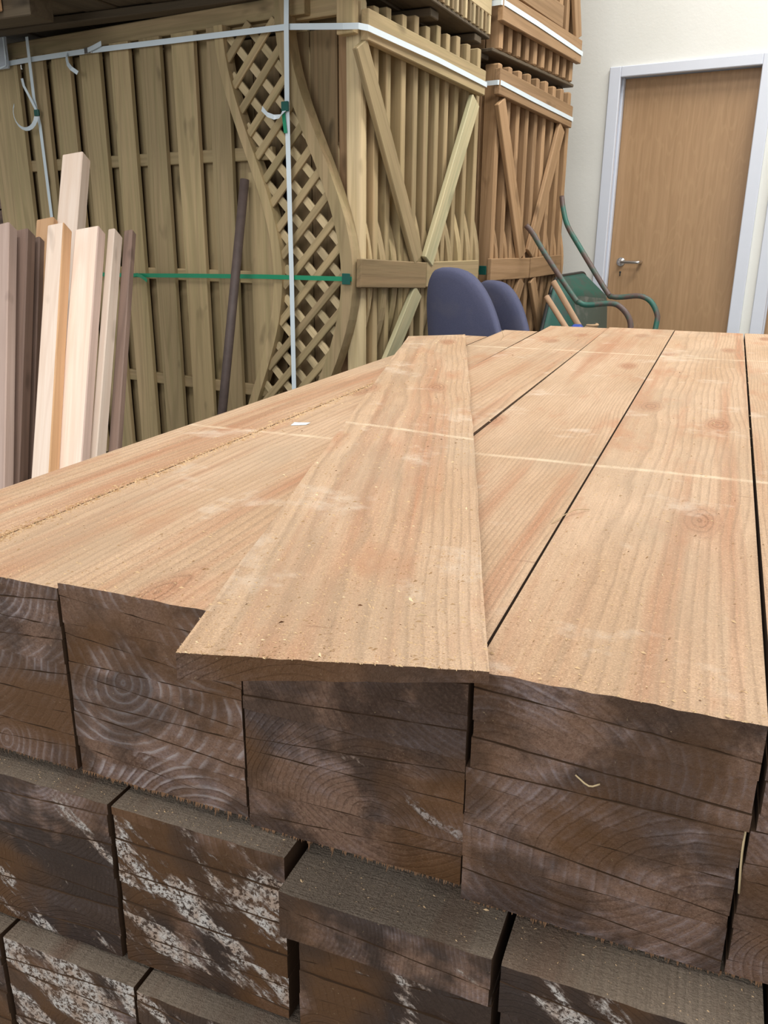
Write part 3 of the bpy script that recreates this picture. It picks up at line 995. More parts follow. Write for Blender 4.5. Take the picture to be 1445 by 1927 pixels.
GRP1 = 'fence panels stacked behind the lattice panel'
slots = [0.065, 0.155, 0.245, 0.335, 0.425, 0.512, 0.600, 0.690, 0.780, 0.870, 0.955]
for k, s in enumerate(slots):
    rnd = random.Random(100+k)
    big = (k == 0)
    p = thing('fence_panel', FP(-0.9, s+0.02, ZP0), EAZ,
              'greenish fence panel standing edge on, %s behind the lattice panel' % (['directly', 'second', 'third', 'fourth', 'fifth', 'sixth', 'seventh', 'eighth', 'ninth', 'tenth', 'last'][k]), 'fence panel', GRP1)
    w = 0.036
    j = rnd.uniform(-0.006, 0.006)
    if big:
        me = strip_mesh('stile', ZP0, 1.81, lambda z: -0.058, lambda z: 0.006, -0.008, 0.042, 8)
        o = link('stile', me, GREEN_P, fmat(s-0.015, 0, 0), p)
        b_ = o.modifiers.new('bevel', 'BEVEL'); b_.width = 0.016; b_.segments = 3
        fbox('board', -0.24, -0.125, s+0.028, s+0.04, ZP0, 1.74, GREEN_B, p)
        fbox('board', -0.12, -0.02, s+0.030, s+0.044, ZP0, 1.80, ORANGE_T, p)
        fbox('board', -0.36, -0.245, s+0.028, s+0.04, ZP0, 1.74, GREEN_B, p)
        for q_ in range(12):
            fbox('board', -1.852+q_*0.123, -1.733+q_*0.123, s+0.028, s+0.04, ZP0, 1.74, GREEN_B, p)
    else:
        fbox('stile', -0.060, 0.000+j, s-w/2, s+w/2-0.004, ZP0, 1.828+rnd.uniform(-0.035, 0.0), GREEN_T, p)
        fbox('board', -0.6, -0.15, s-0.004, s+0.012, ZP0, 1.70, GREEN_B, p)  # recessed board in a darker timber colour, painting shade into the side gaps
    amp = rnd.uniform(-0.006, 0.004)
    zc = rnd.uniform(-0.04, 0.04)
    if k:
        me = strip_mesh('curved_stile', ZP0, 1.80, lambda z: curveR(z+zc)-0.045+amp, lambda z: curveR(z+zc)+0.004+amp, w/2-0.002, w/2+0.036)
    else:
        me = strip_mesh('curved_stile', ZP0, 1.80, lambda z: curveR(z)-0.045, lambda z: curveR(z)-0.002, -0.045, -0.026)
        me = strip_mesh('curved_stile', ZP0, 1.80, lambda z: curveR(z)-0.045, lambda z: curveR(z)+0.006, 0.046, 0.062)
    link('curved_stile', me, GREEN_T, fmat(s if k else s-0.015, 0, 0), p)
    fbox('top_rail', -1.88, -0.062, s-w/2, s+w/2-0.004, 1.765, 1.825, GREEN_T, p)
    fbox('stile', -1.97, -1.855, s-w/2, s+w/2-0.004, ZP0, 1.764, GREEN_T, p)
    fbox('bottom_rail', -1.85, -0.062, s-w/2, s+w/2-0.004, ZP0, ZP0+0.05, GREEN_T, p)
for i, t in enumerate((-1.6, -0.95, -0.25)):
    o = fbox('floor_bearer', t-0.05, t+0.05, 0.0, 1.05, 0.001, ZP0-0.001, DARKW, None)
    tag(o, 'dark bearer on the floor under the %s of the greenish panel stack' % ['left end', 'middle', 'right end'][i], 'bearer', 'bearers under the panel stack')


def batten(label, pts, width, thick, mat, t, group):
    """packing timber nailed flat on the side of a stack; pts in (s, z)"""
    (sa, za), (sb, zb) = pts
    o = bar('packing_batten', FP(t+thick/2, sa, za), FP(t+thick/2, sb, zb), width, thick, DV if abs(zb-za) > abs(sb-sa) else (0, 0, 1), mat)
    return tag(o, label, 'batten', group)


GB = 'battens nailed across the greenish stack'
TB = 0.012
batten('long top batten along the side of the greenish stack, under the white strap', ((0.035, 1.720), (0.945, 1.672)), 0.095, 0.030, GREEN_T, TB, GB)
batten('diagonal batten sloping from the strapped corner down to the meeting point', ((0.01, 1.66), (0.42, 0.975)), 0.075, 0.020, GREEN_T, TB+0.003, GB)
batten('pale mossy diagonal batten rising to the upper right of the greenish stack', ((0.875, 1.60), (0.50, 0.965)), 0.075, 0.022, MOSSY, TB+0.0035, GB)
batten('wide dark horizontal batten at mid height, left of the purple chair', ((0.005, 0.934), (0.485, 0.912)), 0.10, 0.022, GREEN_B, TB, GB)
batten('paler horizontal batten half hidden behind the purple chair', ((0.49, 0.915), (0.97, 0.915)), 0.098, 0.020, GREEN_T, TB, GB)
batten('pale mossy diagonal batten descending left below the wide dark batten', ((0.43, 0.855), (0.06, 0.42)), 0.070, 0.020, MOSSY, TB, GB)
batten('lower right diagonal batten of the greenish stack behind the chair', ((0.56, 0.855), (0.95, 0.30)), 0.070, 0.020, GREEN_T, TB, GB)
o = bar('corner_block', FP(-0.022, 0.008, 1.690), FP(-0.022, 0.008, 1.795), 0.066, 0.036, EV, GREEN_T)
tag(o, 'short corner block under the bend of the white strap', 'block')


# ------------------------------------------------------------------ orange stack behind and the stack above it
def orange_stack(s0, z0, z1, label_where, group, stubs, t=0.0, n=9, top=True):
    dz = 0.0
    for k in range(n):
        s = s0+0.055+k*(0.95-0.06)/(n-1)
        rnd = random.Random(500+k+int(z0*10))
        p = thing('gate_panel', FP(-0.9+t, s, z0), EAZ, 'orange brown slatted panel standing edge on, %s in the %s' % (
            ['nearest', 'second', 'third', 'fourth', 'fifth', 'sixth', 'seventh', 'eighth', 'ninth', 'tenth', 'last'][min(k, 10)], label_where), 'fence panel', group)
        w = 0.042
        zz = z1 - (0 if stubs else rnd.uniform(0, 0.012))
        fbox('stile', -0.075+t, -0.003+t, s-w/2, s+w/2-0.006, z0, zz, ORANGE_T, p, 0.006)
        fbox('board', -0.5+t, -0.08+t, s-0.006, s+0.01, z0+0.04, z1-0.05, ORANGE_T, p)
        fbox('top_rail', -1.6+t, -0.078+t, s-w/2, s+w/2-0.006, z1-0.10, z1-0.04, ORANGE_T, p)
        fbox('bottom_rail', -1.6+t, -0.078+t, s-w/2, s+w/2-0.006, z0, z0+0.05, ORANGE_T, p)
        if z0 < 0.5:
            zc = 0.87
            me = strip_mesh('curved_stile', z0, 1.6, lambda z: curveR(z)-0.045+t, lambda z: curveR(z)-0.004+t, w/2-0.004, w/2+0.028)
            link('curved_stile', me, ORANGE_T, fmat(s, 0, 0), p)
        if k == 0:
            fbox('board', -0.35+t, -0.085+t, s-w/2+0.001, s-0.008, z0+0.05, z1-0.11, ORANGE_T, p)


S2 = 1.14
G2 = 'orange brown panels in the rear stack'
orange_stack(S2, 0.09, 1.80, 'rear floor stack', G2, False)
GB2 = 'battens nailed across the rear stack'
batten('long top batten along the orange rear stack, under the white strap', ((S2-0.02, 1.708), (2.05, 1.668)), 0.105, 0.028, ORANGE_T, 0.0, GB2)
batten('orange diagonal batten falling from the near corner of the rear stack', ((S2+0.02, 1.635), (1.50, 0.975)), 0.085, 0.02, ORANGE_T, 0.003, GB2)
batten('orange diagonal batten rising to the far corner of the rear stack', ((1.93, 1.61), (1.60, 0.985)), 0.085, 0.02, ORANGE_T, 0.0035, GB2)
batten('orange horizontal batten at mid height on the rear stack, left half', ((S2-0.01, 0.918), (1.60, 0.915)), 0.10, 0.022, ORANGE_T, 0.0, GB2)
batten('orange horizontal batten at mid height on the rear stack, right half', ((1.61, 0.915), (2.05, 0.925)), 0.10, 0.022, ORANGE_T, 0.0, GB2)
batten('orange lower batten descending left on the rear stack', ((1.52, 0.86), (S2+0.02, 0.3)), 0.07, 0.02, ORANGE_T, 0.0, GB2)
batten('orange lower batten descending right on the rear stack', ((1.66, 0.86), (2.0, 0.3)), 0.07, 0.02, ORANGE_T, 0.0, GB2)
for i, t in enumerate((-1.3, -0.25)):
    o = fbox('floor_bearer', t-0.05, t+0.05, S2-0.02, 2.12, 0.001, 0.089, DARKW, None)
    tag(o, 'dark floor bearer under the %s of the orange rear stack' % ['left end', 'right end'][i], 'bearer', 'bearers under the rear stack')

# upper orange stack on its pallet
pal = thing('pallet', FP(-0.9, 1.62, 1.802), EAZ, 'dark wooden pallet between the orange rear stack and the one above', 'pallet')
for i in range(9):
    a = -1.55+i*0.175
    fbox('deck_board', a, a+0.14, S2-0.03, 2.14, 1.825, 1.840, DARKW, pal)
for s in (S2, 1.62, 2.08):
    fbox('pallet_bearer', -1.55, -0.06, s-0.03, s+0.04, 1.803, 1.824, DARKW, pal)
orange_stack(S2-0.005, 1.842, 3.35, 'upper rear stack', 'orange brown panels in the upper rear stack', True, 0.0, 10)
GB3 = 'battens nailed across the upper rear stack'
batten('strapped bottom batten along the upper orange stack by the wall', ((S2-0.02, 1.995), (2.12, 1.985)), 0.11, 0.028, ORANGE_T, 0.0, GB3)
batten('steep diagonal batten at the wall end of the upper orange stack', ((2.08, 2.045), (1.72, 3.0)), 0.085, 0.02, ORANGE_T, 0.003, GB3)
batten('wide strapped upper batten of the upper orange stack', ((S2-0.02, 2.115), (1.85, 2.095)), 0.10, 0.020, ORANGE_T, 0.0, GB3)

# big dark underside stack above the greenish panels
up_ = thing('overhead_stack', FP(-0.9, 0.4, 1.84), EAZ, 'overhead bundle seen from below in shadow above the greenish panels', 'timber bundle')
sA0, sA1 = -0.36, 1.10
zA = 1.865
for i in range(14):
    a = -2.25+i*0.16
    fbox('deck_board', a, a+0.15, sA0, sA1, zA+(0.004 if i % 2 else 0.0), zA+0.018, DARKW, up_)
for i in range(30):
    s = sA0+0.02+i*(sA1-sA0-0.04)/29
    fbox('slat_end', -0.034, -0.014, s-0.011, s+0.009, zA+0.019, zA+0.090, GREEN_P if i % 2 else GREEN_B, up_, 0.001)
fbox('side_board', -0.040, -0.016, sA0, sA1, zA+0.091, zA+0.45, GREEN_P, up_)
fbox('side_board', -0.042, -0.018, sA0, sA1, zA+0.452, zA+0.9, GREEN_P, up_)
fbox('side_board', -2.24, -2.22, sA0, sA1, zA+0.02, zA+0.9, GREEN_T, up_)
for i in range(12):
    a = -2.2+i*0.18
    fbox('front_board', a, a+0.17, sA0+0.005, sA0+0.025, zA+0.02, zA+0.9, GREEN_T, up_)
fbox('top_sheet', -2.22, -0.045, sA0+0.03, sA1-0.01, zA+0.86, zA+0.9, GREEN_T, up_)
fbox('pallet_bearer', -1.95, -0.05, 0.05, 0.12, 1.836, zA-0.001, DARKW, up_)
fbox('pallet_bearer', -1.95, -0.05, 0.50, 0.58, 1.836, zA-0.001, DARKW, up_)
fbox('pallet_bearer', -1.95, -0.03, 0.94, 1.02, 1.836, zA-0.001, DARKW, up_)
# the low bearer that projects at the top left corner
fbox('projecting_bearer', -2.10, -1.215, -0.30, -0.19, 1.775, zA-0.001, DARKW, up_)
o = fbox('bearer_block', -1.50, -1.335, -0.345, -0.305, 1.795, zA-0.001, PINE_O, up_)
o['label'] = 'pale sawn block end'

piv, ang = FP(0, 1.10, 0), R(6.6)
up_.location = Matrix.Translation(piv) @ Matrix.Rotation(ang, 4, 'Z') @ Matrix.Translation(-piv) @ up_.location
up_.rotation_euler = (0, 0, EAZ+ang)

# grey tubes and brown planks beyond the left edge of the panel
for i, z in enumerate((1.02, 1.10, 1.18, 1.26, 1.34, 1.42)):
    o = fbox('stacked_plank', -2.75, -1.985, 0.25, 0.45, z, z+0.073, BROWNW, None)
    tag(o, '%s brown plank of the pile glimpsed left of the fence panel' % ['lowest', 'second lowest', 'third lowest', 'third highest', 'second highest', 'highest'][i], 'plank', 'brown planks left of the fence panel')
rk = thing('timber_rack', FP(-2.35, 0.35, 0), EAZ, 'grey steel trestle carrying the brown planks left of the panel', 'rack')
for (t, s) in ((-2.7, 0.28), (-2.7, 0.42), (-1.97, 0.28), (-1.97, 0.42)):
    fbox('leg', t-0.015, t+0.015, s-0.015, s+0.015, 0.0, 0.94, GREYT, rk)
world_tube('rail', [FP(-2.74, 0.29, 0.96), FP(-1.93, 0.29, 0.96)], 0.018, GREYT, rk, 12, 1)
world_tube('rail', [FP(-2.74, 0.41, 0.999), FP(-1.93, 0.41, 0.999)], 0.018, GREYT, rk, 12, 1)
fbox('top_beam', -2.72, -1.95, 0.285, 0.415, 0.94, 1.018, GREYT, rk)

# ------------------------------------------------------------------ strapping
Z = Vector((0, 0, 1))
s1 = thing('plastic_strap', FP(-0.9, -0.02, 1.74), EAZ, 'white horizontal strap round the top of the greenish panel stack', 'strap')
pts = [FP(-1.93, -0.006, 1.753), FP(-1.60, -0.020, 1.753), FP(-1.25, -0.021, 1.752), FP(-0.7, -0.021, 1.741), FP(-0.24, -0.026, 1.730), FP(-0.02, -0.022, 1.709), FP(0.035, -0.012, 1.706), FP(0.051, 0.02, 1.705), FP(0.052, 0.06, 1.703), FP(0.050, 0.5, 1.690), FP(0.046, 0.95, 1.667)]
ribbon('band', pts, 0.019, Z, STRAPW, s1)
ribbon('strap_tail', [FP(-1.372, -0.024, 1.750), FP(-1.365, -0.032, 1.738), FP(-1.345, -0.045, 1.710), FP(-1.315, -0.055, 1.690), FP(-1.285, -0.05, 1.672)], 0.017, (EV*0.7+Z*0.7), STRAPW, s1)
ribbon('strap_tail', [FP(-1.25, -0.026, 1.752), FP(-1.20, -0.034, 1.757), FP(-1.155, -0.032, 1.768)], 0.017, Z, STRAPW, s1)
fbox('seal', -1.262, -1.222, -0.028, -0.022, 1.741, 1.763, STEEL, s1, 0.001)
s2 = thing('plastic_strap', FP(-0.245, -0.03, 0.1), EAZ, 'pale blue vertical strap running down over the lattice', 'strap')
ribbon('band', [FP(-0.238, -0.034, 1.84), FP(-0.241, -0.036, 1.73), FP(-0.249, -0.033, 1.47), FP(-0.250, -0.030, 0.92), FP(-0.252, -0.030, 0.45), FP(-0.254, -0.028, 0.10)], 0.020, EV, STRAPW, s2)
fbox('buckle', -0.266, -0.236, -0.046, -0.038, 1.468, 1.500, STRAPD, s2, 0.002)
ribbon('strap_tail', [FP(-0.252, -0.045, 1.470), FP(-0.262, -0.055, 1.452), FP(-0.285, -0.062, 1.450), FP(-0.315, -0.06, 1.460), FP(-0.345, -0.052, 1.482)], 0.016, [EV, EV+Z, Z, Z, Z+EV*0.4], STRAPW, s2)
ribbon('strap_tail', [FP(-0.256, -0.042, 1.490), FP(-0.260, -0.040, 1.46), FP(-0.254, -0.038, 1.40)], 0.014, EV, STRAPG, s2)
s3 = thing('plastic_strap', FP(-1.6, -0.03, 1.0), EAZ, 'pale vertical strap at the left end of the fence panel with a curled loop', 'strap')
ribbon('band', [FP(-1.598, -0.032, 1.835), FP(-1.598, -0.030, 1.60), FP(-1.588, -0.022, 1.50), FP(-1.59, -0.012, 1.12), FP(-1.59, -0.010, 0.11)], 0.018, EV, STRAPW, s3)
fbox('buckle', -1.602, -1.574, -0.036, -0.026, 1.535, 1.560, STRAPD, s3, 0.002)
ribbon('strap_tail', [FP(-1.588, -0.034, 1.56), FP(-1.60, -0.045, 1.60), FP(-1.622, -0.055, 1.65), FP(-1.635, -0.05, 1.68)], 0.015, EV, STRAPW, s3)
lp = []
for i in range(13):
    a = R(-5 - i*19)
    lp.append(FP(-1.625+0.055*math.cos(a), -0.05-0.003*i, 1.535+0.052*math.sin(a)))
ribbon('strap_loop', lp, 0.016, [DV*0.5+(q-FP(-1.625, -0.05, 1.535)).normalized()*0.5 for q in lp], STRAPW, s3)
s4 = thing('plastic_strap', FP(-0.55, -0.03, 0.91), EAZ, 'green horizontal strap at mid height across the greenish panel', 'strap')
ribbon('band', [FP(-1.86, -0.010, 0.892), FP(-1.15, -0.019, 0.895), FP(-0.80, -0.019, 0.903), FP(-0.40, -0.021, 0.911), FP(-0.02, -0.024, 0.914), FP(0.006, -0.014, 0.914), FP(0.009, 0.03, 0.914), FP(0.0095, 0.98, 0.914)], 0.016, Z, STRAPG, s4)
ribbon('strap_tail', [FP(-1.07, -0.022, 0.900), FP(-1.03, -0.032, 0.892), FP(-1.0, -0.035, 0.878)], 0.014, Z+EV*0.3, STRAPG, s4)
ribbon('strap_tail', [FP(-1.07, -0.022, 0.900), FP(-1.12, -0.032, 0.890), FP(-1.15, -0.034, 0.868)], 0.014, Z+EV*0.3, STRAPG, s4)
fbox('corner_guard', -0.026, 0.008, -0.030, -0.0255, 0.895, 0.933, STRAPD, s4, 0.001)
s5 = thing('plastic_strap', FP(0.03, 1.6, 1.7), EAZ, 'white strap round the top of the orange rear stack', 'strap')
ribbon('band', [FP(-0.30, S2-0.026, 1.700), FP(0.02, S2-0.027, 1.702), FP(0.0305, S2-0.01, 1.702), FP(0.031, 1.5, 1.682), FP(0.031, 2.055, 1.657)], 0.019, Z, STRAPW, s5)
s6 = thing('plastic_strap', FP(0.03, 1.6, 2.0), EAZ, 'white strap round the base of the upper orange stack', 'strap')
ribbon('band', [FP(-0.30, S2-0.026, 2.008), FP(0.02, S2-0.027, 2.008), FP(0.0305, S2-0.01, 2.007), FP(0.031, 1.5, 1.999), FP(0.031, 2.13, 1.978)], 0.021, Z, STRAPW, s6)
s7 = thing('plastic_strap', FP(-0.1, S2-0.02, 0.91), EAZ, 'short green strap visible behind the chair, on the rear stack', 'strap')
ribbon('band', [FP(-0.30, S2-0.014, 0.915), FP(-0.01, S2-0.016, 0.915)], 0.017, Z, STRAPG, s7)
fbox('corner_guard', -0.035, 0.002, S2-0.022, S2-0.018, 0.895, 0.935, STRAPD, s7, 0.001)
# clear plastic sleeve hanging at the top left
sl = thing('plastic_sleeve', FP(-1.78, -0.04, (1.70 + 0.075)), EAZ, 'clear plastic document sleeve at the top left end of the white strap', 'sleeve')
me = strip_mesh('pouch', (1.655 + 0.075), (1.775 + 0.075), lambda z: -1.96, lambda z: -1.74, -0.034, -0.026, 6)
link('pouch', me, CLEARP, fmat(), sl)
ribbon('folded_edge', [FP(-1.746, -0.037, (1.772 + 0.075)), FP(-1.744, -0.038, (1.70 + 0.075)), FP(-1.748, -0.037, (1.665 + 0.075)), FP(-1.80, -0.037, (1.657 + 0.075)), FP(-1.94, -0.037, (1.655 + 0.075))], 0.008, [EV, EV, EV+Z, Z, Z], STRAPW, sl)

# ------------------------------------------------------------------ leaning timbers, left


def stud(label, tl, tr, bl, dt, thick, mats, group, db=None, name='leaning_stud', tvec=None):
    """face between pixels tl,tr at distance dt; left edge passes pixel bl; runs to the floor"""
    pt, pr = at(*tl, dt), at(*tr, dt)
    pb = at(*bl, dt-0.28*(bl[1]-tl[1])/480)
    d = (pt-pb).normalized()
    base = pb + d*((0.0-pb.z)/d.z)
    wv = (pr-pt).length/0.95
    X = (EV+rt*1.3).normalized()
    X = X - d*X.dot(d)
    X.normalize()
    yv = d.cross(X)
    if yv.y < 0: yv = -yv
    yv = (yv*0.72+X*0.0+DV*0.0).normalized()
    L = (pt-base).length
    vs, fs, mi = [], [], []
    b = 0.003
    prof = [(b, 0), (wv-b, 0), (wv, b), (wv, thick-b), (wv-b, thick), (b, thick), (0, thick-b), (0, b)]
    for z in (0.0, L-0.003, L):
        k = 0.0 if z < L else 0.002
        for (a, c) in prof:
            cx, cy = wv/2, thick/2
            vs.append((a+(cx-a)*k/0.05, c+(cy-c)*k/0.03, z))
    n = 8
    for r in range(2):
        for k in range(n):
            fs.append((r*n+k, r*n+(k+1) % n, (r+1)*n+(k+1) % n, (r+1)*n+k))
            mi.append(1 if k in (1, 2, 3) and len(mats) > 1 else 0)
    fs += [tuple(reversed(range(n))), tuple(range(2*n, 3*n))]
    mi += [0, 0]
    me = mesh(name, vs, fs, mi)
    for m in mats: me.materials.append(m)
    # keep a right-handed frame
    yv = d.cross(X)
    if yv.dot(fw) < 0:
        yv = -yv
    mw = Matrix(((X.x, yv.x, d.x, base.x), (X.y, yv.y, d.y, base.y), (X.z, yv.z, d.z, base.z), (0, 0, 0, 1)))
    o = link(name, me, None, mw)
    return tag(o, label, 'timber', group)


GS = 'timbers leaning on the fence panel'
stud('tall pale planed post rising above the other leaning timbers', (117, 291), (157, 289), (106, 422), 3.02, 0.055, [PINE], GS, name='leaning_post')
stud('small tan board end peeking up between the dark board and pale studs', (68, 414), (102, 414), (58, 600), 2.93, 0.03, [PINE_O], GS)
stud('pinkish stud at the far left edge, rounded pale edge toward the dark board', (-30, 429), (19, 432), (-45, 925), 2.62, 0.045, [PINE_P], GS)
stud('weathered brown stud tucked behind the pinkish one', (20, 436), (52, 446), (0, 911), 2.68, 0.045, [BROWNW], GS)
stud('rough dark weathered board left of the pale studs', (46, 451), (76, 450), (28, 911), 2.74, 0.03, [BROWNW], GS, name='leaning_board')
stud('narrow pale stud with an orange side edge', (89, 424), (121, 424), (58, 901), 2.62, 0.05, [PINE, PINE_O], GS)
stud('widest pale pine board with two knots near its top', (141, 432), (187, 432), (103, 888), 2.66, 0.045, [PINE, PINE_P], GS, name='leaning_board')
stud('slim pale stud right of the widest pine board', (203, 431), (216, 431), (167, 865), 2.70, 0.055, [PINE], GS)
stud('dark brown rough board at the right end of the leaning timbers', (233, 434), (249, 437), (203, 852), 2.76, 0.03, [BROWNW], GS, name='leaning_board')

a, b = FP(-0.452, -0.035, 1.253), FP(-0.425, -0.25, 0.421)
d = (b-a).normalized()
b = a + d*(a.z-0.001)/(-d.z)
rd = thing('iron_rod', b, 0, 'brown rusty iron rod leaning on the fence panel left of the lattice', 'rod')
world_tube('shaft', [a, b], 0.017, RODM, rd, 14, 1)
cc = a.lerp(b, 0.84*0.832)
world_tube('collar', [cc-d*0.022, cc+d*0.022], 0.020, STEEL, rd, 14, 1)


# ------------------------------------------------------------------ chairs
def chair(px, dist, yaw, label, wdt=0.42, top=0.965, lean=0.10):
    c = at(px, 600, dist)
    base = Vector((c.x, c.y, 0))
    t = thing('office_chair', base, yaw, label, 'chair', 'purple office chairs')
    mw = Matrix.Translation(base) @ Matrix.Rotation(yaw, 4, 'Z')
    # backrest: rounded tapered shield, padded, leaning back
    bm = bmesh.new()
    n, rings = 40, [(0.0, 0.5), (0.6, 0.5), (0.86, 0.42), (0.97, 0.22), (1.0, 0.0)]
    hgt = 0.50
    loops = []

    def outline(a, sc):
        ca, sa = math.cos(a), math.sin(a)
        e = 2.0/3.0 if sa > 0 else 2.0/4.5
        x = (abs(ca)**e)*(1 if ca >= 0 else -1)
        y = (abs(sa)**e)*(1 if sa >= 0 else -1)
        w = wdt/2*(1.0 - 0.22*max(0, y))
        return x*w*sc, y*hgt/2*sc
    th = 0.035
    for side in (1, -1):
        for (inr, zz) in ([(1.0, 0.0), (0.985, 0.55), (0.94, 0.85), (0.85, 1.0), (0.45, 1.08)]):
            lp_ = []
            for i in range(n):
                x, y = outline(2*math.pi*i/n, inr)
                yy = y
                curve = 0.05*(x/(wdt/2))**2
                lp_.append(bm.verts.new((x, -curve + side*zz*th*1.0, top-hgt/2+yy)))
            loops.append((side, lp_))
    fr = [l for s_, l in loops if s_ == 1]
    bk = [l for s_, l in loops if s_ == -1]
    for seq in (fr, bk):
        for a_, b_ in zip(seq, seq[1:]):
            for i in range(n):
                j = (i+1) % n
                bm.faces.new((a_[i], a_[j], b_[j], b_[i]))
        bm.faces.new(seq[-1])
    for i in range(n):
        j = (i+1) % n
        bm.faces.new((fr[0][i], bk[0][i], bk[0][j], fr[0][j]))
    for v in bm.verts:
        v.co.y += lean*((v.co.z-(top-hgt))/hgt)
    bmesh.ops.recalc_face_normals(bm, faces=bm.faces[:])
    me = bpy.data.meshes.new('backrest')
    bm.to_mesh(me); bm.free()
    link('backrest', me, FABRIC, mw, t, True)
    # seat pad
    me = box_mesh('seat', 0.46, 0.44, 0.07, 0.025, (0, -0.26, 0.455))
    link('seat', me, FABRIC, mw, t)
    me = box_mesh('back_bar', 0.06, 0.012, 0.30, 0.004, (0, 0.045, 0.44))
    link('back_bar', me, BLACKP, mw, t)
    me = box_mesh('seat_bracket', 0.08, 0.32, 0.03, 0.004, (0, -0.12, 0.405))
    link('seat_bracket', me, BLACKP, mw, t)
    me = tube_mesh('gas_column', [(0, -0.26, 0.10), (0, -0.26, 0.40)], 0.025, 14, 1)
    link('gas_column', me, BLACKP, mw, t, True)
    for k in range(5):
        an = 2*math.pi*k/5
        ex, ey = 0.28*math.cos(an), -0.26+0.28*math.sin(an)
        lg = link('base_arm', tube_mesh('base_arm', [(0, -0.26, 0.10), (ex, ey, 0.07)], 0.016, 8, 1), BLACKP, mw, t, True)
        link('castor', tube_mesh('castor', [(ex-0.012, ey, 0.027), (ex+0.012, ey, 0.027)], 0.027, 14, 1), BLACKP, mw, t, True)
    return t


chair(876, 3.04, R(130), 'nearer purple office chair with its tall rounded back in full view', 0.355, 0.958, 0.09)
chair(945, 3.55, R(128), 'farther purple office chair half hidden behind the nearer one', 0.30, 0.892, 0.07)

# ------------------------------------------------------------------ wheelbarrow, tipped on its nose
wbw = thing('wheelbarrow', Vector((1.05, 4.35, 0)), 0, 'green wheelbarrow stood on its nose against the wall by the door', 'wheelbarrow')
world_tube('handle_tube', [at(1057, 370, 4.42), at(1060, 395, 4.41), at(1068, 425, 4.39), at(1090, 464, 4.36), at(1141, 548, 4.30), at(1152, 558, 4.28), at(1172, 559, 4.26), at(1203, 557, 4.22), at(1224, 567, 4.20), at(1236, 590, 4.19), at(1235, 610, 4.19), at(1222, 660, 4.20), at(1190, 760, 4.26)], 0.0135, TUBE, wbw, 12, 5)
world_tube('handle_tube', [at(990, 424, 4.10), at(1003, 440, 4.10), at(1027, 480, 4.09), at(1080, 560, 4.06), at(1090, 569, 4.05), at(1105, 574, 4.04), at(1150, 571, 4.00), at(1170, 580, 3.98), at(1184, 600, 3.97), at(1186, 625, 3.97), at(1176, 680, 3.98), at(1150, 780, 4.04)], 0.0135, TUBE, wbw, 12, 5)


def tray():
    # rim ring and base ring, each a rounded quad in space
    def rq(c, rad, n=6):
        out = []
        for i in range(4):
            p, a_, b_ = c[i], c[i-1], c[(i+1) % 4]
            pa, pb = p+(a_-p).normalized()*rad, p+(b_-p).normalized()*rad
            for k in range(n+1):
                q = k/n
                out.append(pa.lerp(p, q).lerp(p.lerp(pb, q), q))
        return out
    rim = [at(1042, 522, 4.42), at(1103, 512, 4.92), at(1106, 760, 4.86), at(978, 790, 4.32)]
    bas = [at(1078, 548, 4.44), at(1144, 556, 4.82), at(1140, 740, 4.80), at(1075, 750, 4.40)]
    R0 = rq(rim, 0.10)
    R1 = rq(bas, 0.06)
    rings = [[a_.lerp(b_, f) for a_, b_ in zip(R0, R1)] for f in (0, 0.25, 0.5, 0.75, 0.93)]
    cen = sum(R1, Vector())/len(R1)
    rings.append([b_.lerp(cen, 0.08) for b_ in R1])
    o0 = rings[0][0]
    n = len(R0)
    vs = [v-o0 for rg in rings for v in rg]
    fs, mi = [], []
    for r in range(len(rings)-1):
        for k in range(n):
            fs.append((r*n+k, r*n+(k+1) % n, (r+1)*n+(k+1) % n, (r+1)*n+k)); mi.append(0)
    fs.append(tuple(range((len(rings)-1)*n, len(rings)*n))); mi.append(1)
    me = mesh('tray', vs, fs, mi)
    me.materials.append(TUB); me.materials.append(TUBU)
    o = link('tray', me, None, Matrix.Translation(o0), wbw, True)
    md = o.modifiers.new('solid', 'SOLIDIFY'); md.thickness = 0.004
    world_tube('rim', R0+[R0[0]], 0.010, BLACKP, wbw, 8, 1)


tray()
wp = at(1075, 860, 4.70); wp.z = 0.17
wheel_axis = (at(1100, 700, 4.60)-at(1060, 700, 4.40)).normalized(); wheel_axis.z = 0; wheel_axis.normalize()


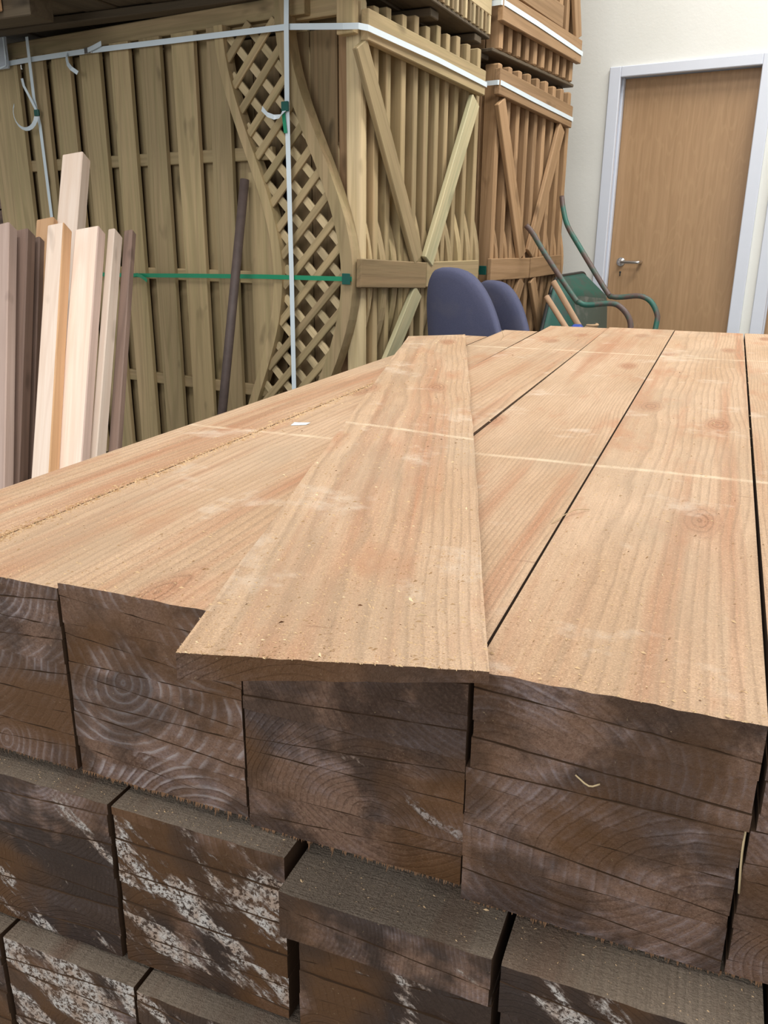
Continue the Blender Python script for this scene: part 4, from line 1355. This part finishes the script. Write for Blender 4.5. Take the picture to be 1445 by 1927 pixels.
def wheel():
    ring = []
    side = wheel_axis.cross(Z)
    for i in range(33):
        a_ = 2*math.pi*i/32
        ring.append(wp+side*0.13*math.cos(a_)+Z*0.13*math.sin(a_))
    world_tube('tyre', ring, 0.035, BLACKP, wbw, 10, 1)
    world_tube('hub', [wp-wheel_axis*0.05, wp+wheel_axis*0.05], 0.04, TUBE, wbw, 14, 1)
    world_tube('wheel_disc', [wp-wheel_axis*0.006, wp+wheel_axis*0.006], 0.11, TUBE, wbw, 24, 1)
    world_tube('handle_tube', [at(1190, 760, 4.46), wp+wheel_axis*0.09+side*0.02, wp+wheel_axis*0.05], 0.0135, TUBE, wbw, 10, 2)
    world_tube('handle_tube', [at(1150, 780, 4.24), wp-wheel_axis*0.09+side*0.02, wp-wheel_axis*0.05], 0.0135, TUBE, wbw, 10, 2)


wheel()


def toolhandle(name, p, q, d0, d1_, rad, label):
    a_, b_ = at(*p, d0), at(*q, d1_)
    dd = (b_-a_).normalized()
    b_ = a_+dd*((a_.z-0.012)/(-dd.z))
    o = world_tube(name, [a_, b_], rad, TOOLW, None, 12, 1)
    return tag(o, label, 'pole', 'wooden poles by the wheelbarrow')


toolhandle('wooden_pole', (1041, 530), (1087, 610), 4.16, 4.12, 0.015, 'longer wooden pole leaning across the green tray')
toolhandle('wooden_pole', (1028, 558), (1062, 612), 4.10, 4.06, 0.014, 'shorter wooden pole left of the longer one by the tray')
bl = at(1098, 607, 3.78)
st_ = thing('tool_crate', Vector((bl.x, bl.y, 0)), -AZ, 'black tub with blue cloth and tan rope on top, below the tool handles', 'tub')
mwb = Matrix.Translation((bl.x, bl.y, 0)) @ Matrix.Rotation(-AZ, 4, 'Z')
link('tub_body', box_mesh('tub_body', 0.14, 0.12, 0.66, 0.02, (0, 0, 0.33)), BLACKP, mwb, st_)
link('blue_cloth', box_mesh('blue_cloth', 0.05, 0.06, 0.028, 0.010, (-0.025, -0.02, 0.675)), BLUEP, mwb, st_)
world_tube('rope_coil', [Vector((bl.x, bl.y, 0.672))+UV*(0.03+0.022*math.cos(k*0.9)+0.004*k*0.2)+WV*0.02*math.sin(k*0.9)+Z*0.0012*k for k in range(16)], 0.006, ROPE, st_, 8, 4)
